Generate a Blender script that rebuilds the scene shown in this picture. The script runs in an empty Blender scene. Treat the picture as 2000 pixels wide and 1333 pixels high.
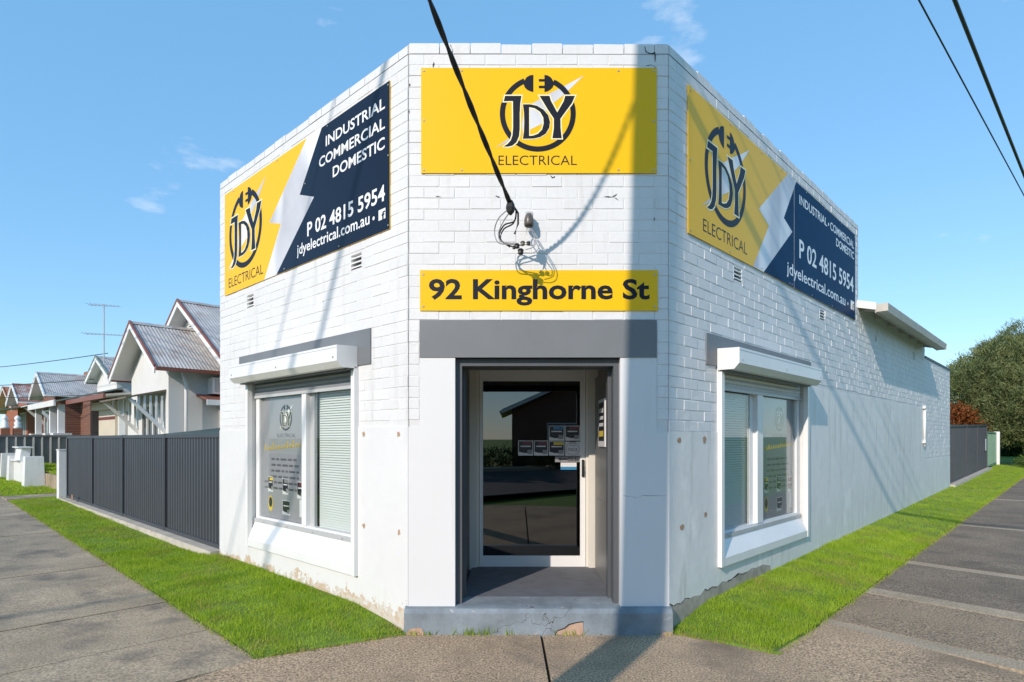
import bpy, bmesh, math, random
import numpy as np
from mathutils import Vector, Matrix
random.seed(7); rng = np.random.default_rng(7)
sc = bpy.context.scene
COL = sc.collection
# ------------------------------------------------------------------ camera
cam = bpy.data.cameras.new('camera'); camo = bpy.data.objects.new('camera', cam); COL.objects.link(camo)
camo.location = (0, -4.704, 1.512); camo.rotation_euler = (math.pi/2, 0, 0)
cam.sensor_fit = 'HORIZONTAL'; cam.sensor_width = 36; cam.lens = 1176/2000*36; cam.shift_y = (857-666.5)/2000
cam.clip_start = .05; cam.clip_end = 3000
sc.camera = camo
# ------------------------------------------------------------------ sky and sun
ELEV = math.radians(27); SH = Vector((-.517, -.856)).normalized()
SUNV = Vector((SH.x*math.cos(ELEV), SH.y*math.cos(ELEV), math.sin(ELEV)))
w = bpy.data.worlds.new('World'); sc.world = w; w.use_nodes = True
nt = w.node_tree; nt.nodes.clear(); N = nt.nodes.new; K = nt.links.new
out = N('ShaderNodeOutputWorld'); bg = N('ShaderNodeBackground'); sky = N('ShaderNodeTexSky')
sky.sky_type = 'NISHITA'; sky.sun_disc = False; sky.sun_elevation = ELEV; sky.sun_rotation = math.atan2(SH.x, SH.y)
sky.altitude = 0; sky.air_density = 1.0; sky.dust_density = .15; sky.ozone_density = .8
bg.inputs['Strength'].default_value = .13
# thin wisps of cloud: sparse stretched noise all over the sky
tc = N('ShaderNodeTexCoord'); mp = N('ShaderNodeMapping'); mp.inputs['Scale'].default_value = (2.2, 2.2, 6.0); mp.inputs['Location'].default_value = (4.2711, 5.9173, 5.9977)
K(tc.outputs['Generated'], mp.inputs['Vector'])
n1 = N('ShaderNodeTexNoise'); n1.inputs['Scale'].default_value = 1.6; n1.inputs['Detail'].default_value = 9; n1.inputs['Roughness'].default_value = .58
K(mp.outputs['Vector'], n1.inputs['Vector'])
cr = N('ShaderNodeValToRGB'); cr.color_ramp.elements[0].position = .63; cr.color_ramp.elements[1].position = .80
cr.color_ramp.elements[0].color = (0,0,0,1); cr.color_ramp.elements[1].color = (.8,.8,.8,1)
K(n1.outputs['Fac'], cr.inputs['Fac'])
mx = N('ShaderNodeMix'); mx.data_type = 'RGBA'; mx.inputs['B'].default_value = (6.2, 6.5, 7.0, 1)
tn = N('ShaderNodeMix'); tn.data_type = 'RGBA'; tn.blend_type = 'MULTIPLY'; tn.inputs['Factor'].default_value = 1; tn.inputs['B'].default_value = (1.0, 1.06, 1.08, 1)
K(sky.outputs['Color'], tn.inputs['A']); K(cr.outputs['Color'], mx.inputs['Factor']); ev = N('ShaderNodeMix'); ev.data_type = 'RGBA'; ev.inputs['Factor'].default_value = .48; ev.inputs['B'].default_value = (1.35, 3.9, 7.0, 1)
K(tn.outputs['Result'], ev.inputs['A']); K(ev.outputs['Result'], mx.inputs['A'])
K(mx.outputs['Result'], bg.inputs['Color']); K(bg.outputs['Background'], out.inputs['Surface'])
sl = bpy.data.lights.new('sun', 'SUN'); sl.energy = 3.15; sl.angle = math.radians(.5); sl.color = (1, .875, .765)
so = bpy.data.objects.new('sun', sl); COL.objects.link(so); so.rotation_euler = SUNV.to_track_quat('Z', 'Y').to_euler(); so.location = (-10, -14, 12)
sc.view_settings.view_transform = 'Standard'; sc.view_settings.look = 'None'; sc.view_settings.exposure = 0.38; sc.view_settings.gamma = 1
sc.view_settings.use_curve_mapping = False
sc.render.engine = 'CYCLES'
sc.cycles.max_bounces = 10; sc.cycles.transparent_max_bounces = 12

# ------------------------------------------------------------------ materials
MATS = {}
def mat(name, col, rough=.7, var=.08, scale=3.0, bump=0.0, bscale=60.0, metal=0.0, spec=.5, coat=0.0, fine=0.0, fscale=180.0, stretch=None):
    """Principled material; colour varies with two world-space noises, optional bump."""
    m = bpy.data.materials.new(name); m.use_nodes = True; t = m.node_tree; b = t.nodes['Principled BSDF']; n = t.nodes.new; k = t.links.new
    b.inputs['Roughness'].default_value = rough; b.inputs['Metallic'].default_value = metal; b.inputs['Specular IOR Level'].default_value = spec
    if coat: b.inputs['Coat Weight'].default_value = coat; b.inputs['Coat Roughness'].default_value = .04
    g = n('ShaderNodeNewGeometry'); vec = g.outputs['Position']
    if stretch:
        mp = n('ShaderNodeMapping'); mp.inputs['Scale'].default_value = stretch; k(vec, mp.inputs['Vector']); vec = mp.outputs['Vector']
    a = n('ShaderNodeTexNoise'); a.inputs['Scale'].default_value = scale; a.inputs['Detail'].default_value = 6; k(vec, a.inputs['Vector'])
    r = n('ShaderNodeMapRange'); r.inputs['From Min'].default_value = .3; r.inputs['From Max'].default_value = .7; r.inputs['To Min'].default_value = 1-var; r.inputs['To Max'].default_value = 1+var; r.clamp = True
    k(a.outputs['Fac'], r.inputs['Value']); val = r.outputs['Result']
    if fine:
        f = n('ShaderNodeTexNoise'); f.inputs['Scale'].default_value = fscale; f.inputs['Detail'].default_value = 3; k(vec, f.inputs['Vector'])
        r2 = n('ShaderNodeMapRange'); r2.inputs['From Min'].default_value = .3; r2.inputs['From Max'].default_value = .7; r2.inputs['To Min'].default_value = 1-fine; r2.inputs['To Max'].default_value = 1+fine
        k(f.outputs['Fac'], r2.inputs['Value']); mu = n('ShaderNodeMath'); mu.operation = 'MULTIPLY'; k(val, mu.inputs[0]); k(r2.outputs['Result'], mu.inputs[1]); val = mu.outputs[0]
    vm = n('ShaderNodeVectorMath'); vm.operation = 'SCALE'; vm.inputs[0].default_value = col[:3]; k(val, vm.inputs['Scale'])
    k(vm.outputs['Vector'], b.inputs['Base Color'])
    if bump:
        bn = n('ShaderNodeTexNoise'); bn.inputs['Scale'].default_value = bscale; bn.inputs['Detail'].default_value = 4; k(vec, bn.inputs['Vector'])
        bp = n('ShaderNodeBump'); bp.inputs['Strength'].default_value = bump; bp.inputs['Distance'].default_value = .004; k(bn.outputs['Fac'], bp.inputs['Height']); k(bp.outputs['Normal'], b.inputs['Normal'])
    m['vec'] = 1; MATS[name] = m
    return m
def overlay(m, col, build):
    """Mix a second colour into a material's base colour; build(nodes, links, position) returns the mask socket."""
    t = m.node_tree; b = t.nodes['Principled BSDF']; src = b.inputs['Base Color'].links[0].from_socket
    g = t.nodes.new('ShaderNodeNewGeometry'); mask = build(t.nodes.new, t.links.new, g.outputs['Position'])
    x = t.nodes.new('ShaderNodeMix'); x.data_type = 'RGBA'; x.inputs['B'].default_value = (*col, 1)
    t.links.new(mask, x.inputs['Factor']); t.links.new(src, x.inputs['A']); t.links.new(x.outputs['Result'], b.inputs['Base Color'])
def noise_mask(scale, lo, hi, stretch=(1,1,1), detail=8, rough=.6):
    def f(n, k, pos):
        mp = n('ShaderNodeMapping'); mp.inputs['Scale'].default_value = stretch; k(pos, mp.inputs['Vector'])
        a = n('ShaderNodeTexNoise'); a.inputs['Scale'].default_value = scale; a.inputs['Detail'].default_value = detail; a.inputs['Roughness'].default_value = rough; k(mp.outputs['Vector'], a.inputs['Vector'])
        r = n('ShaderNodeMapRange'); r.inputs['From Min'].default_value = lo; r.inputs['From Max'].default_value = hi; r.clamp = True; k(a.outputs['Fac'], r.inputs['Value'])
        return r.outputs['Result']
    return f
def band_mask(scale, mid, half):
    """thin wandering lines (hairline cracks)"""
    def f(n, k, pos):
        a = n('ShaderNodeTexNoise'); a.inputs['Scale'].default_value = scale; a.inputs['Detail'].default_value = 5; k(pos, a.inputs['Vector'])
        d = n('ShaderNodeMath'); d.operation = 'COMPARE'; k(a.outputs['Fac'], d.inputs[0]); d.inputs[1].default_value = mid; d.inputs[2].default_value = half
        return d.outputs[0]
    return f
def low_mask(z0, amp, scale):
    """1 below an uneven height line (paint flaked off along the foot of a wall)"""
    def f(n, k, pos):
        s = n('ShaderNodeSeparateXYZ'); k(pos, s.inputs[0])
        a = n('ShaderNodeTexNoise'); a.inputs['Scale'].default_value = scale; a.inputs['Detail'].default_value = 7; a.inputs['Roughness'].default_value = .62; k(pos, a.inputs['Vector'])
        h = n('ShaderNodeMath'); h.operation = 'MULTIPLY_ADD'; k(a.outputs['Fac'], h.inputs[0]); h.inputs[1].default_value = amp; h.inputs[2].default_value = z0-amp*.5
        d = n('ShaderNodeMath'); d.operation = 'SUBTRACT'; k(h.outputs[0], d.inputs[0]); k(s.outputs['Z'], d.inputs[1])
        r = n('ShaderNodeMapRange'); r.inputs['From Min'].default_value = 0; r.inputs['From Max'].default_value = .012; r.clamp = True; k(d.outputs[0], r.inputs['Value'])
        return r.outputs['Result']
    return f
WHITE = mat('painted_brick_white', (.70,.70,.70), .55, .035, 1.3, .35, 45, fine=.02, fscale=25)
overlay(WHITE, (.30,.28,.25), noise_mask(14, .735, .775, (1,1,2.4)))
overlay(WHITE, (.50,.49,.46), noise_mask(3.0, .56, .95, (3.5,3.5,.35), 5, .6))
def tone(m, amt):
    t=m.node_tree; b=t.nodes['Principled BSDF']; src=b.inputs['Base Color'].links[0].from_socket; g=t.nodes.new('ShaderNodeNewGeometry'); oi=t.nodes.new('ShaderNodeObjectInfo')
    a=t.nodes.new('ShaderNodeMath'); a.operation='ADD'; t.links.new(g.outputs['Random Per Island'],a.inputs[0]); t.links.new(oi.outputs['Random'],a.inputs[1]); f=t.nodes.new('ShaderNodeMath'); f.operation='FRACT'; t.links.new(a.outputs[0],f.inputs[0])
    r=t.nodes.new('ShaderNodeMapRange'); r.inputs['To Min'].default_value=1-amt; r.inputs['To Max'].default_value=1+amt; t.links.new(f.outputs[0],r.inputs['Value'])
    v=t.nodes.new('ShaderNodeVectorMath'); v.operation='SCALE'; t.links.new(src,v.inputs[0]); t.links.new(r.outputs['Result'],v.inputs['Scale']); t.links.new(v.outputs['Vector'],b.inputs['Base Color'])
tone(WHITE,.016)
MORT = mat('painted_joint_white', (.67,.67,.665), .6, .05, 6, .3, 60)
overlay(MORT, (.10,.09,.08), noise_mask(5, .69, .73, (1,1,2)))
DADO = mat('painted_render_white', (.70,.70,.70), .5, .03, 1.0, .22, 22, fine=.015, fscale=9)
overlay(DADO, (.52,.50,.46), noise_mask(2.2, .58, 1.0, (3,3,.3), 5, .6))
overlay(DADO, (.55,.42,.31), low_mask(.15, .62, 6.0))
overlay(DADO, (.60,.54,.47), low_mask(.13, .62, 15.0))
DADOR = mat('painted_render_grey_white', (.74,.735,.72), .5, .06, .9, .6, 14, fine=.03, fscale=9)
overlay(DADOR, (.82,.81,.79), noise_mask(3.2, .57, .66, (1,1,.6)))
overlay(DADOR, (.45,.44,.41), noise_mask(2.6, .53, .85, (3,3,.35), 6, .65))
overlay(DADOR, (.36,.34,.31), low_mask(.06, .45, 7.0))
PANEL = mat('smooth_render_white', (.70,.70,.70), .5, .02, 1.0, .12, 30)
overlay(PANEL, (.52,.50,.46), noise_mask(2.0, .60, 1.0, (3,3,.3), 5, .6))
GREYP = mat('grey_paint', (.165,.175,.185), .5, .06, 2.5, .2, 40)
DGREY = mat('dark_grey_paint', (.085,.092,.10), .45, .08, 3, .1, 40, stretch=(1,1,.2))
DOORG = mat('mid_grey_paint', (.17,.17,.165), .4, .10, 2.0, .1, 30, stretch=(1,1,.3))
STEP = mat('blue_grey_step_paint', (.20,.235,.26), .6, .22, 6, .5, 30, fine=.06, fscale=40)
overlay(STEP, (.42,.42,.40), noise_mask(7, .64, .70, (1,1,2)))
overlay(STEP, (.05,.05,.05), band_mask(1.7, .5, .0016))
OWHITE = mat('white_enamel', (.78,.78,.765), .35, .03, 2, .05, 30)
CREAM = mat('cream_enamel', (.68,.65,.58), .4, .04, 2)
ALU = mat('powder_coat_white', (.76,.765,.76), .32, .03, 3)
ALUG = mat('powder_coat_grey', (.46,.475,.48), .35, .05, 3)
SHUT = mat('shutter_curtain_grey', (.30,.315,.34), .4, .05, 3)
BLACK = mat('black_rubber', (.012,.012,.013), .5, .1, 20)
CABLE = mat('black_cable', (.016,.016,.017), .55, .15, 30)
GWIRE = mat('grey_wire', (.32,.33,.34), .5, .1, 30)
INSUL = mat('brown_porcelain', (.10,.088,.075), .35, .2, 40)
CARPET = mat('grey_entry_carpet', (.135,.145,.165), .95, .12, 8, .8, 500, fine=.35, fscale=320)
overlay(CARPET, (.05,.05,.055), noise_mask(16, .68, .72))
YEL = mat('sign_yellow', (.86,.50,.002), .35, .015, 1, spec=.25)
NAVY = mat('sign_navy', (.008,.013,.030), .3, .02, 1, spec=.2)
NAVYR = mat('sign_blue_navy', (.003,.042,.115), .5, .02, 1, spec=.05)
INK = mat('sign_ink', (.010,.011,.018), .4, .02, 1, spec=.2)
WPRINT = mat('sign_white', (.86,.86,.86), .3, .01, 1)
CREAMP = mat('sign_cream_outline', (.92,.84,.52), .3, .01, 1)
SILV = mat('sign_silver', (.55,.55,.58), .3, .16, 1.6)
overlay(SILV, (.82,.82,.84), noise_mask(1.8, .45, .60, (1.5,1.5,.4), 1, .3))
BOLT = mat('screw_zinc', (.5,.5,.48), .35, .1, 20, metal=.8)
COLB = mat('charcoal_sheet', (.060,.066,.080), .42, .06, 2, spec=.4)
COLBD = mat('charcoal_post', (.048,.053,.064), .45, .06, 2)
GREENS = mat('pale_green_sheet', (.20,.33,.23), .5, .06, 2)
DKGREEN = mat('dark_green_cap', (.02,.055,.04), .4, .06, 2)
CONC = mat('concrete_slab', (.35,.275,.185), .85, .22, 1.6, .5, 90, fine=.45, fscale=65)
overlay(CONC, (.12,.105,.085), noise_mask(2.2, .50, .74))
CONCB = mat('exposed_aggregate', (.40,.285,.18), .9, .14, 1.2, .8, 160, fine=.75, fscale=75)
overlay(CONCB, (.13,.11,.09), noise_mask(2.0, .60, .80))
overlay(CONCB, (.20,.15,.10), noise_mask(.9, .52, .72, (1,1,1), 9, .65))
CONCL = mat('pale_concrete_strip', (.37,.295,.205), .9, .14, 3, .5, 90, fine=.35, fscale=65)
CONCW = mat('fence_plinth_concrete', (.46,.42,.35), .9, .16, 5, .5, 60, fine=.1)
ASPH = mat('path_asphalt', (.205,.158,.112), .9, .18, 1.5, .9, 150, fine=.75, fscale=80)
overlay(ASPH, (.10,.08,.06), noise_mask(1.1, .52, .70, (1,1,1), 9, .65))
overlay(ASPH, (.30,.245,.18), noise_mask(.7, .58, .75, (1,1,1), 9, .65))
ASPB = mat('path_asphalt_brown', (.29,.215,.14), .9, .15, 1.5, .8, 150, fine=.75, fscale=75)
ROADM = mat('road_asphalt', (.055,.055,.056), .9, .2, .8, .6, 120, fine=.3)
JOINT = mat('joint_dirt', (.05,.044,.036), .95, .3, 20)
SOIL = mat('soil', (.10,.085,.045), .95, .3, 5, .8, 60)
LAWNB = mat('lawn_thatch', (.12,.20,.02), .95, .3, 4, .8, 120, fine=.3)
BRICKX = mat('exposed_brick', (.45,.30,.22), .9, .2, 20, .6, 60)
STAIN = mat('rust_filler', (.40,.27,.17), .9, .3, 60, .5, 90)
INTER = mat('shop_interior', (.26,.26,.25), .8, .05, 1)
TIMB = mat('weathered_timber', (.16,.13,.10), .85, .25, 3, .3, 50, stretch=(1,1,.2))
RAFT = mat('eaves_cream', (.50,.48,.43), .6, .12, 4)
POLE = mat('pole_timber', (.13,.115,.10), .9, .3, 4, .5, 40, stretch=(1,1,.1))
def glass(name, tint, refl=1.0, graze=.9):
    m = bpy.data.materials.new(name); m.use_nodes = True; t = m.node_tree; t.nodes.clear(); n = t.nodes.new; k = t.links.new
    o = n('ShaderNodeOutputMaterial'); x = n('ShaderNodeMixShader'); tr = n('ShaderNodeBsdfTransparent'); gl = n('ShaderNodeBsdfGlossy'); lw = n('ShaderNodeLayerWeight')
    tr.inputs['Color'].default_value = (*tint, 1); gl.inputs['Roughness'].default_value = .0; gl.inputs['Color'].default_value = (1,1,1,1); lw.inputs['Blend'].default_value = .5
    pw = n('ShaderNodeMath'); pw.operation = 'POWER'; pw.inputs[1].default_value = 4.5; k(lw.outputs['Facing'], pw.inputs[0])
    mu = n('ShaderNodeMath'); mu.operation = 'MULTIPLY_ADD'; mu.use_clamp = True; mu.inputs[1].default_value = graze; mu.inputs[2].default_value = .045*refl; k(pw.outputs[0], mu.inputs[0])
    k(mu.outputs[0], x.inputs[0]); k(tr.outputs[0], x.inputs[1]); k(gl.outputs[0], x.inputs[2]); k(x.outputs[0], o.inputs['Surface'])
    return m
GLASS = glass('window_glass', (.965,.975,.97), .55, .5)
GLASS2 = glass('street_window_glass', (.90,.92,.92), .9, .6)
DGLASS = glass('tinted_door_glass', (.30,.31,.31), 2.4, .9)
FILM = mat('grey_window_film', (.30,.30,.32), .35, .03, 2)
def leafmat(name, c1, c2, trans=.25):
    m = bpy.data.materials.new(name); m.use_nodes = True; t = m.node_tree; t.nodes.clear(); n = t.nodes.new; k = t.links.new
    o = n('ShaderNodeOutputMaterial'); d = n('ShaderNodeBsdfDiffuse'); tl = n('ShaderNodeBsdfTranslucent'); x = n('ShaderNodeMixShader'); x.inputs[0].default_value = trans
    g = n('ShaderNodeNewGeometry'); nz = n('ShaderNodeTexNoise'); nz.inputs['Scale'].default_value = 3.2; nz.inputs['Detail'].default_value = 4; k(g.outputs['Position'], nz.inputs['Vector'])
    ad = n('ShaderNodeMath'); ad.operation = 'MULTIPLY_ADD'; k(g.outputs['Random Per Island'], ad.inputs[0]); ad.inputs[1].default_value = .55; 
    s = n('ShaderNodeMath'); s.operation = 'MULTIPLY_ADD'; k(nz.outputs['Fac'], s.inputs[0]); s.inputs[1].default_value = 1.5; s.inputs[2].default_value = -.5; k(s.outputs[0], ad.inputs[2])
    mx = n('ShaderNodeMix'); mx.data_type = 'RGBA'; mx.clamp_factor = True; mx.inputs['A'].default_value = (*c1,1); mx.inputs['B'].default_value = (*c2,1); k(ad.outputs[0], mx.inputs['Factor'])
    k(mx.outputs['Result'], d.inputs['Color']); k(mx.outputs['Result'], tl.inputs['Color']); k(d.outputs[0], x.inputs[1]); k(tl.outputs[0], x.inputs[2]); k(x.outputs[0], o.inputs['Surface'])
    return m
def dry(m, col, lo, hi, scale):
    t=m.node_tree; n=t.nodes.new; k=t.links.new; g=n('ShaderNodeNewGeometry'); a=n('ShaderNodeTexNoise'); a.inputs['Scale'].default_value=scale; a.inputs['Detail'].default_value=6; k(g.outputs['Position'],a.inputs['Vector'])
    s_=n('ShaderNodeMath'); s_.operation='MULTIPLY_ADD'; s_.inputs[1].default_value=.30; k(g.outputs['Random Per Island'],s_.inputs[0]); k(a.outputs['Fac'],s_.inputs[2])
    r=n('ShaderNodeMapRange'); r.inputs['From Min'].default_value=lo; r.inputs['From Max'].default_value=hi; r.clamp=True; k(s_.outputs[0],r.inputs['Value'])
    for nd in list(t.nodes):
        if nd.bl_idname in ('ShaderNodeBsdfDiffuse','ShaderNodeBsdfTranslucent'):
            src=nd.inputs['Color'].links[0].from_socket; x=n('ShaderNodeMix'); x.data_type='RGBA'; x.inputs['B'].default_value=(*col,1); k(r.outputs['Result'],x.inputs['Factor']); k(src,x.inputs['A']); k(x.outputs['Result'],nd.inputs['Color'])
GRASS = leafmat('lawn_grass', (.20,.34,.014), (.45,.58,.07), .35)
dry(GRASS,(.42,.34,.13),.72,.95,2.6)
DRYG = leafmat('dry_edge_grass',(.30,.27,.09),(.50,.40,.20),.3)
LEAFT = leafmat('olive_needle_leaves', (.10,.135,.045), (.31,.34,.16), .3)
LEAFH = leafmat('hedge_leaves', (.025,.05,.016), (.06,.10,.03), .2)
LEAFO = leafmat('russet_leaves', (.18,.055,.02), (.33,.12,.045), .3)
LEAFS = leafmat('ground_plant_leaves', (.06,.11,.02), (.14,.19,.05), .3)

# ------------------------------------------------------------------ helpers
class Fr:
    """A wall-aligned frame: u along the wall, n away from it, z up."""
    def __init__(s, o, u, n): s.o, s.u, s.n = o, u, n; s.ang = math.atan2(u[1], u[0])
    def p(s, u, n, z): return (s.o[0]+s.u[0]*u+s.n[0]*n, s.o[1]+s.u[1]*u+s.n[1]*n, z)
A = (-.81, 0.); B = (1.224, 0.)
LD = (-.7267, .6870); RD = (.6867, .7269)
WORLD = Fr((0,0), (1,0), (0,1))
FRONT = Fr((0,0), (1,0), (0,-1))
LEFT = Fr(A, LD, (-.6870,-.7267))
LEFTT = Fr(A, (-LD[0],-LD[1]), (-.6870,-.7267))       # reads left to right
RIGHT = Fr(B, RD, (.7269,-.6867))
LOT = Fr(A, LD, (.6870,.7267))                         # along the left street, inward
def hz(x, y):
    """height of the gently rising ground"""
    tl = (x-A[0])*LD[0]+(y-A[1])*LD[1]; tr = (x-B[0])*RD[0]+(y-B[1])*RD[1]
    return .0155*max(0., min(tr,120)) + .0125*max(0., min(tl,120))
class MB:
    def __init__(s): s.v=[]; s.f=[]; s.m=[]
    def add(s, vs, fs, mi=0):
        b=len(s.v); s.v+=[tuple(p) for p in vs]; s.f+=[tuple(b+i for i in f) for f in fs]; s.m+=[mi]*len(fs)
        return s
    def box(s, fr, u0,u1,n0,n1,z0,z1, mi=0):
        return s.hexa([fr.p(u,n,z) for z in (z0,z1) for u,n in ((u0,n0),(u1,n0),(u1,n1),(u0,n1))], mi)
    def hexa(s, p, mi=0):
        return s.add(p, [(0,1,2,3),(4,5,6,7),(0,1,5,4),(1,2,6,5),(2,3,7,6),(3,0,4,7)], mi)
    def poly(s, pts, mi=0): return s.add(pts, [tuple(range(len(pts)))], mi)
    def prism(s, a, b, mi=0):
        n=len(a); return s.add(list(a)+list(b), [tuple(range(n)), tuple(range(n,2*n))]+[(i,(i+1)%n,n+(i+1)%n,n+i) for i in range(n)], mi)
    def tube(s, pts, r, seg=8, mi=0):
        pts=[Vector(p) for p in pts]; rr = r if isinstance(r,(list,tuple)) else [r]*len(pts); vs=[]; n=len(pts)
        for i,p in enumerate(pts):
            d=(pts[min(i+1,n-1)]-pts[max(i-1,0)]).normalized(); a=d.cross(Vector((0,0,1)) if abs(d.z)<.95 else Vector((1,0,0))).normalized(); b=d.cross(a)
            vs+=[tuple(p+(a*math.cos(2*math.pi*j/seg)+b*math.sin(2*math.pi*j/seg))*rr[i]) for j in range(seg)]
        fs=[(i*seg+j,i*seg+(j+1)%seg,(i+1)*seg+(j+1)%seg,(i+1)*seg+j) for i in range(n-1) for j in range(seg)]
        fs+=[tuple(range(seg)), tuple(range((n-1)*seg,n*seg))]
        return s.add(vs, fs, mi)
    def lathe(s, c, prof, seg=14, mi=0):
        vs=[(c[0]+r*math.cos(2*math.pi*j/seg), c[1]+r*math.sin(2*math.pi*j/seg), c[2]+z) for r,z in prof for j in range(seg)]; n=len(prof)
        fs=[(i*seg+j,i*seg+(j+1)%seg,(i+1)*seg+(j+1)%seg,(i+1)*seg+j) for i in range(n-1) for j in range(seg)]+[tuple(range(seg)),tuple(range((n-1)*seg,n*seg))]
        return s.add(vs, fs, mi)
    def cells(s, fr, u0,u1,z0,z1,n0,n1, holes):
        """wall slab with rectangular holes (u0,u1,z0,z1)"""
        us=sorted({u0,u1,*[min(max(h[i],u0),u1) for h in holes for i in (0,1)]}); zs=sorted({z0,z1,*[min(max(h[i],z0),z1) for h in holes for i in (2,3)]})
        for i in range(len(us)-1):
            runs=[]
            for j in range(len(zs)-1):
                cu=(us[i]+us[i+1])/2; cz=(zs[j]+zs[j+1])/2
                if any(h[0]<cu<h[1] and h[2]<cz<h[3] for h in holes): continue
                if runs and abs(runs[-1][1]-zs[j])<1e-6: runs[-1][1]=zs[j+1]
                else: runs.append([zs[j],zs[j+1]])
            for a,b in runs: s.box(fr, us[i],us[i+1],n0,n1,a,b)
        return s
    def build(s, name, mats, parent=None, smooth=False, recalc=True):
        base = wloc(parent) if parent else Vector((0,0,0))
        me=bpy.data.meshes.new(name); me.from_pydata([(v[0]-base.x,v[1]-base.y,v[2]-base.z) for v in s.v], [], s.f)
        mats = mats if isinstance(mats,(list,tuple)) else [mats]
        for m in mats: me.materials.append(m)
        if len(mats)>1: me.polygons.foreach_set('material_index', s.m)
        if recalc:
            bm=bmesh.new(); bm.from_mesh(me); bmesh.ops.recalc_face_normals(bm, faces=bm.faces); bm.to_mesh(me); bm.free()
        if smooth: me.shade_smooth()
        o=bpy.data.objects.new(name, me); COL.objects.link(o)
        if parent: o.parent=parent
        return o
WL = {}
def wloc(o):
    v=Vector((0,0,0))
    while o: v+=o.location; o=o.parent
    return v
def tag(o, label=None, cat=None, group=None, kind=None):
    for k,v in (('label',label),('category',cat),('group',group),('kind',kind)):
        if v: o[k]=v
    return o
def thing(name, label, cat, loc, group=None):
    o=bpy.data.objects.new(name, None); COL.objects.link(o); o.location=loc; o.empty_display_size=.2
    return tag(o, label, cat, group)
def npmesh(name, verts, faces, m, parent=None):
    base = wloc(parent) if parent else Vector((0,0,0))
    me=bpy.data.meshes.new(name); k=faces.shape[1]; v=np.asarray(verts,np.float32)-np.array(base[:],np.float32)
    me.vertices.add(len(v)); me.vertices.foreach_set('co', v.ravel()); me.loops.add(faces.size); me.loops.foreach_set('vertex_index', faces.astype(np.int32).ravel())
    me.polygons.add(len(faces)); me.polygons.foreach_set('loop_start', np.arange(0,faces.size,k,dtype=np.int32)); me.update(calc_edges=True)
    me.materials.append(m); o=bpy.data.objects.new(name, me); COL.objects.link(o)
    if parent: o.parent=parent
    return o
# flat print: text and outlines turned into thin meshes
def curve2d(cu):
    ob=bpy.data.objects.new('tmp', cu); COL.objects.link(ob); dg=bpy.context.evaluated_depsgraph_get(); dg.update()
    me=ob.evaluated_get(dg).to_mesh(); vs=[(v.co.x,v.co.y) for v in me.vertices]; fs=[tuple(p.vertices) for p in me.polygons]
    ob.evaluated_get(dg).to_mesh_clear(); bpy.data.objects.remove(ob); bpy.data.curves.remove(cu)
    return vs, fs
def text2d(s, bold=0.0, shear=0.0, space=1.0):
    cu=bpy.data.curves.new('t','FONT'); cu.body=s; cu.size=1; cu.offset=bold; cu.resolution_u=3; cu.shear=shear; cu.space_character=space; cu.fill_mode='FRONT'
    return curve2d(cu)
def shape2d(loops, off=0.0):
    cu=bpy.data.curves.new('s','CURVE'); cu.dimensions='2D'; cu.fill_mode='FRONT'; cu.offset=off
    for l in loops:
        sp=cu.splines.new('POLY'); sp.points.add(len(l)-1); sp.use_cyclic_u=True
        for q,pt in zip(sp.points,l): q.co=(pt[0],pt[1],0,1)
    return curve2d(cu)
CAPH = None
def caph():
    global CAPH
    if CAPH is None: vs,_=text2d('H'); CAPH=max(v[1] for v in vs)
    return CAPH
def letter(mb, fr, s, u0,u1,zb,cap, n, bold=.012, shear=0, mi=0, space=1.0):
    """lay text in the box u0..u1, baseline zb, capital height cap, at distance n in front of the frame"""
    vs,fs=text2d(s,bold,shear,space); xs=[v[0] for v in vs]; x0,x1=min(xs),max(xs); kx=(u1-u0)/(x1-x0); kz=cap/caph()
    mb.add([fr.p(u0+(x-x0)*kx, n, zb+y*kz) for x,y in vs], fs, mi); return mb
def ring(cx,cy,ro,ri,a0,a1,seg=72):
    ps=[(a0+(a1-a0)*i/seg) for i in range(seg+1)]
    return [(cx+ro*math.cos(a),cy+ro*math.sin(a)) for a in ps]+[(cx+ri*math.cos(a),cy+ri*math.sin(a)) for a in reversed(ps)]

# ------------------------------------------------------------------ ground, roads, paths
def ground_sheet():
    g=[-900,-300,-120,-60,-40,-30,-24,-20,-16,-13,-10,-8,-6,-4.5,-3,-2,-1,0,1,2,3,4.5,6,8,10,13,16,20,24,30,40,60,120,300,900]
    mb=MB(); n=len(g); mb.v=[(x,y,hz(x,y)-.06) for y in g for x in g]
    mb.f=[(j*n+i,j*n+i+1,(j+1)*n+i+1,(j+1)*n+i) for j in range(n-1) for i in range(n-1)]; mb.m=[0]*len(mb.f)
    o=mb.build('ground', LAWNB, recalc=False); tag(o, kind='structure')
ground_sheet()
def slab(mb, pts, top=0.0, th=.09, mi=0):
    a=[(x,y,hz(x,y)+top) for x,y in pts]; b=[(x,y,z-th) for x,y,z in a]; mb.prism(a,b,mi)
def xy(fr,u,n): q=fr.p(u,n,0); return (q[0],q[1])
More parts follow.
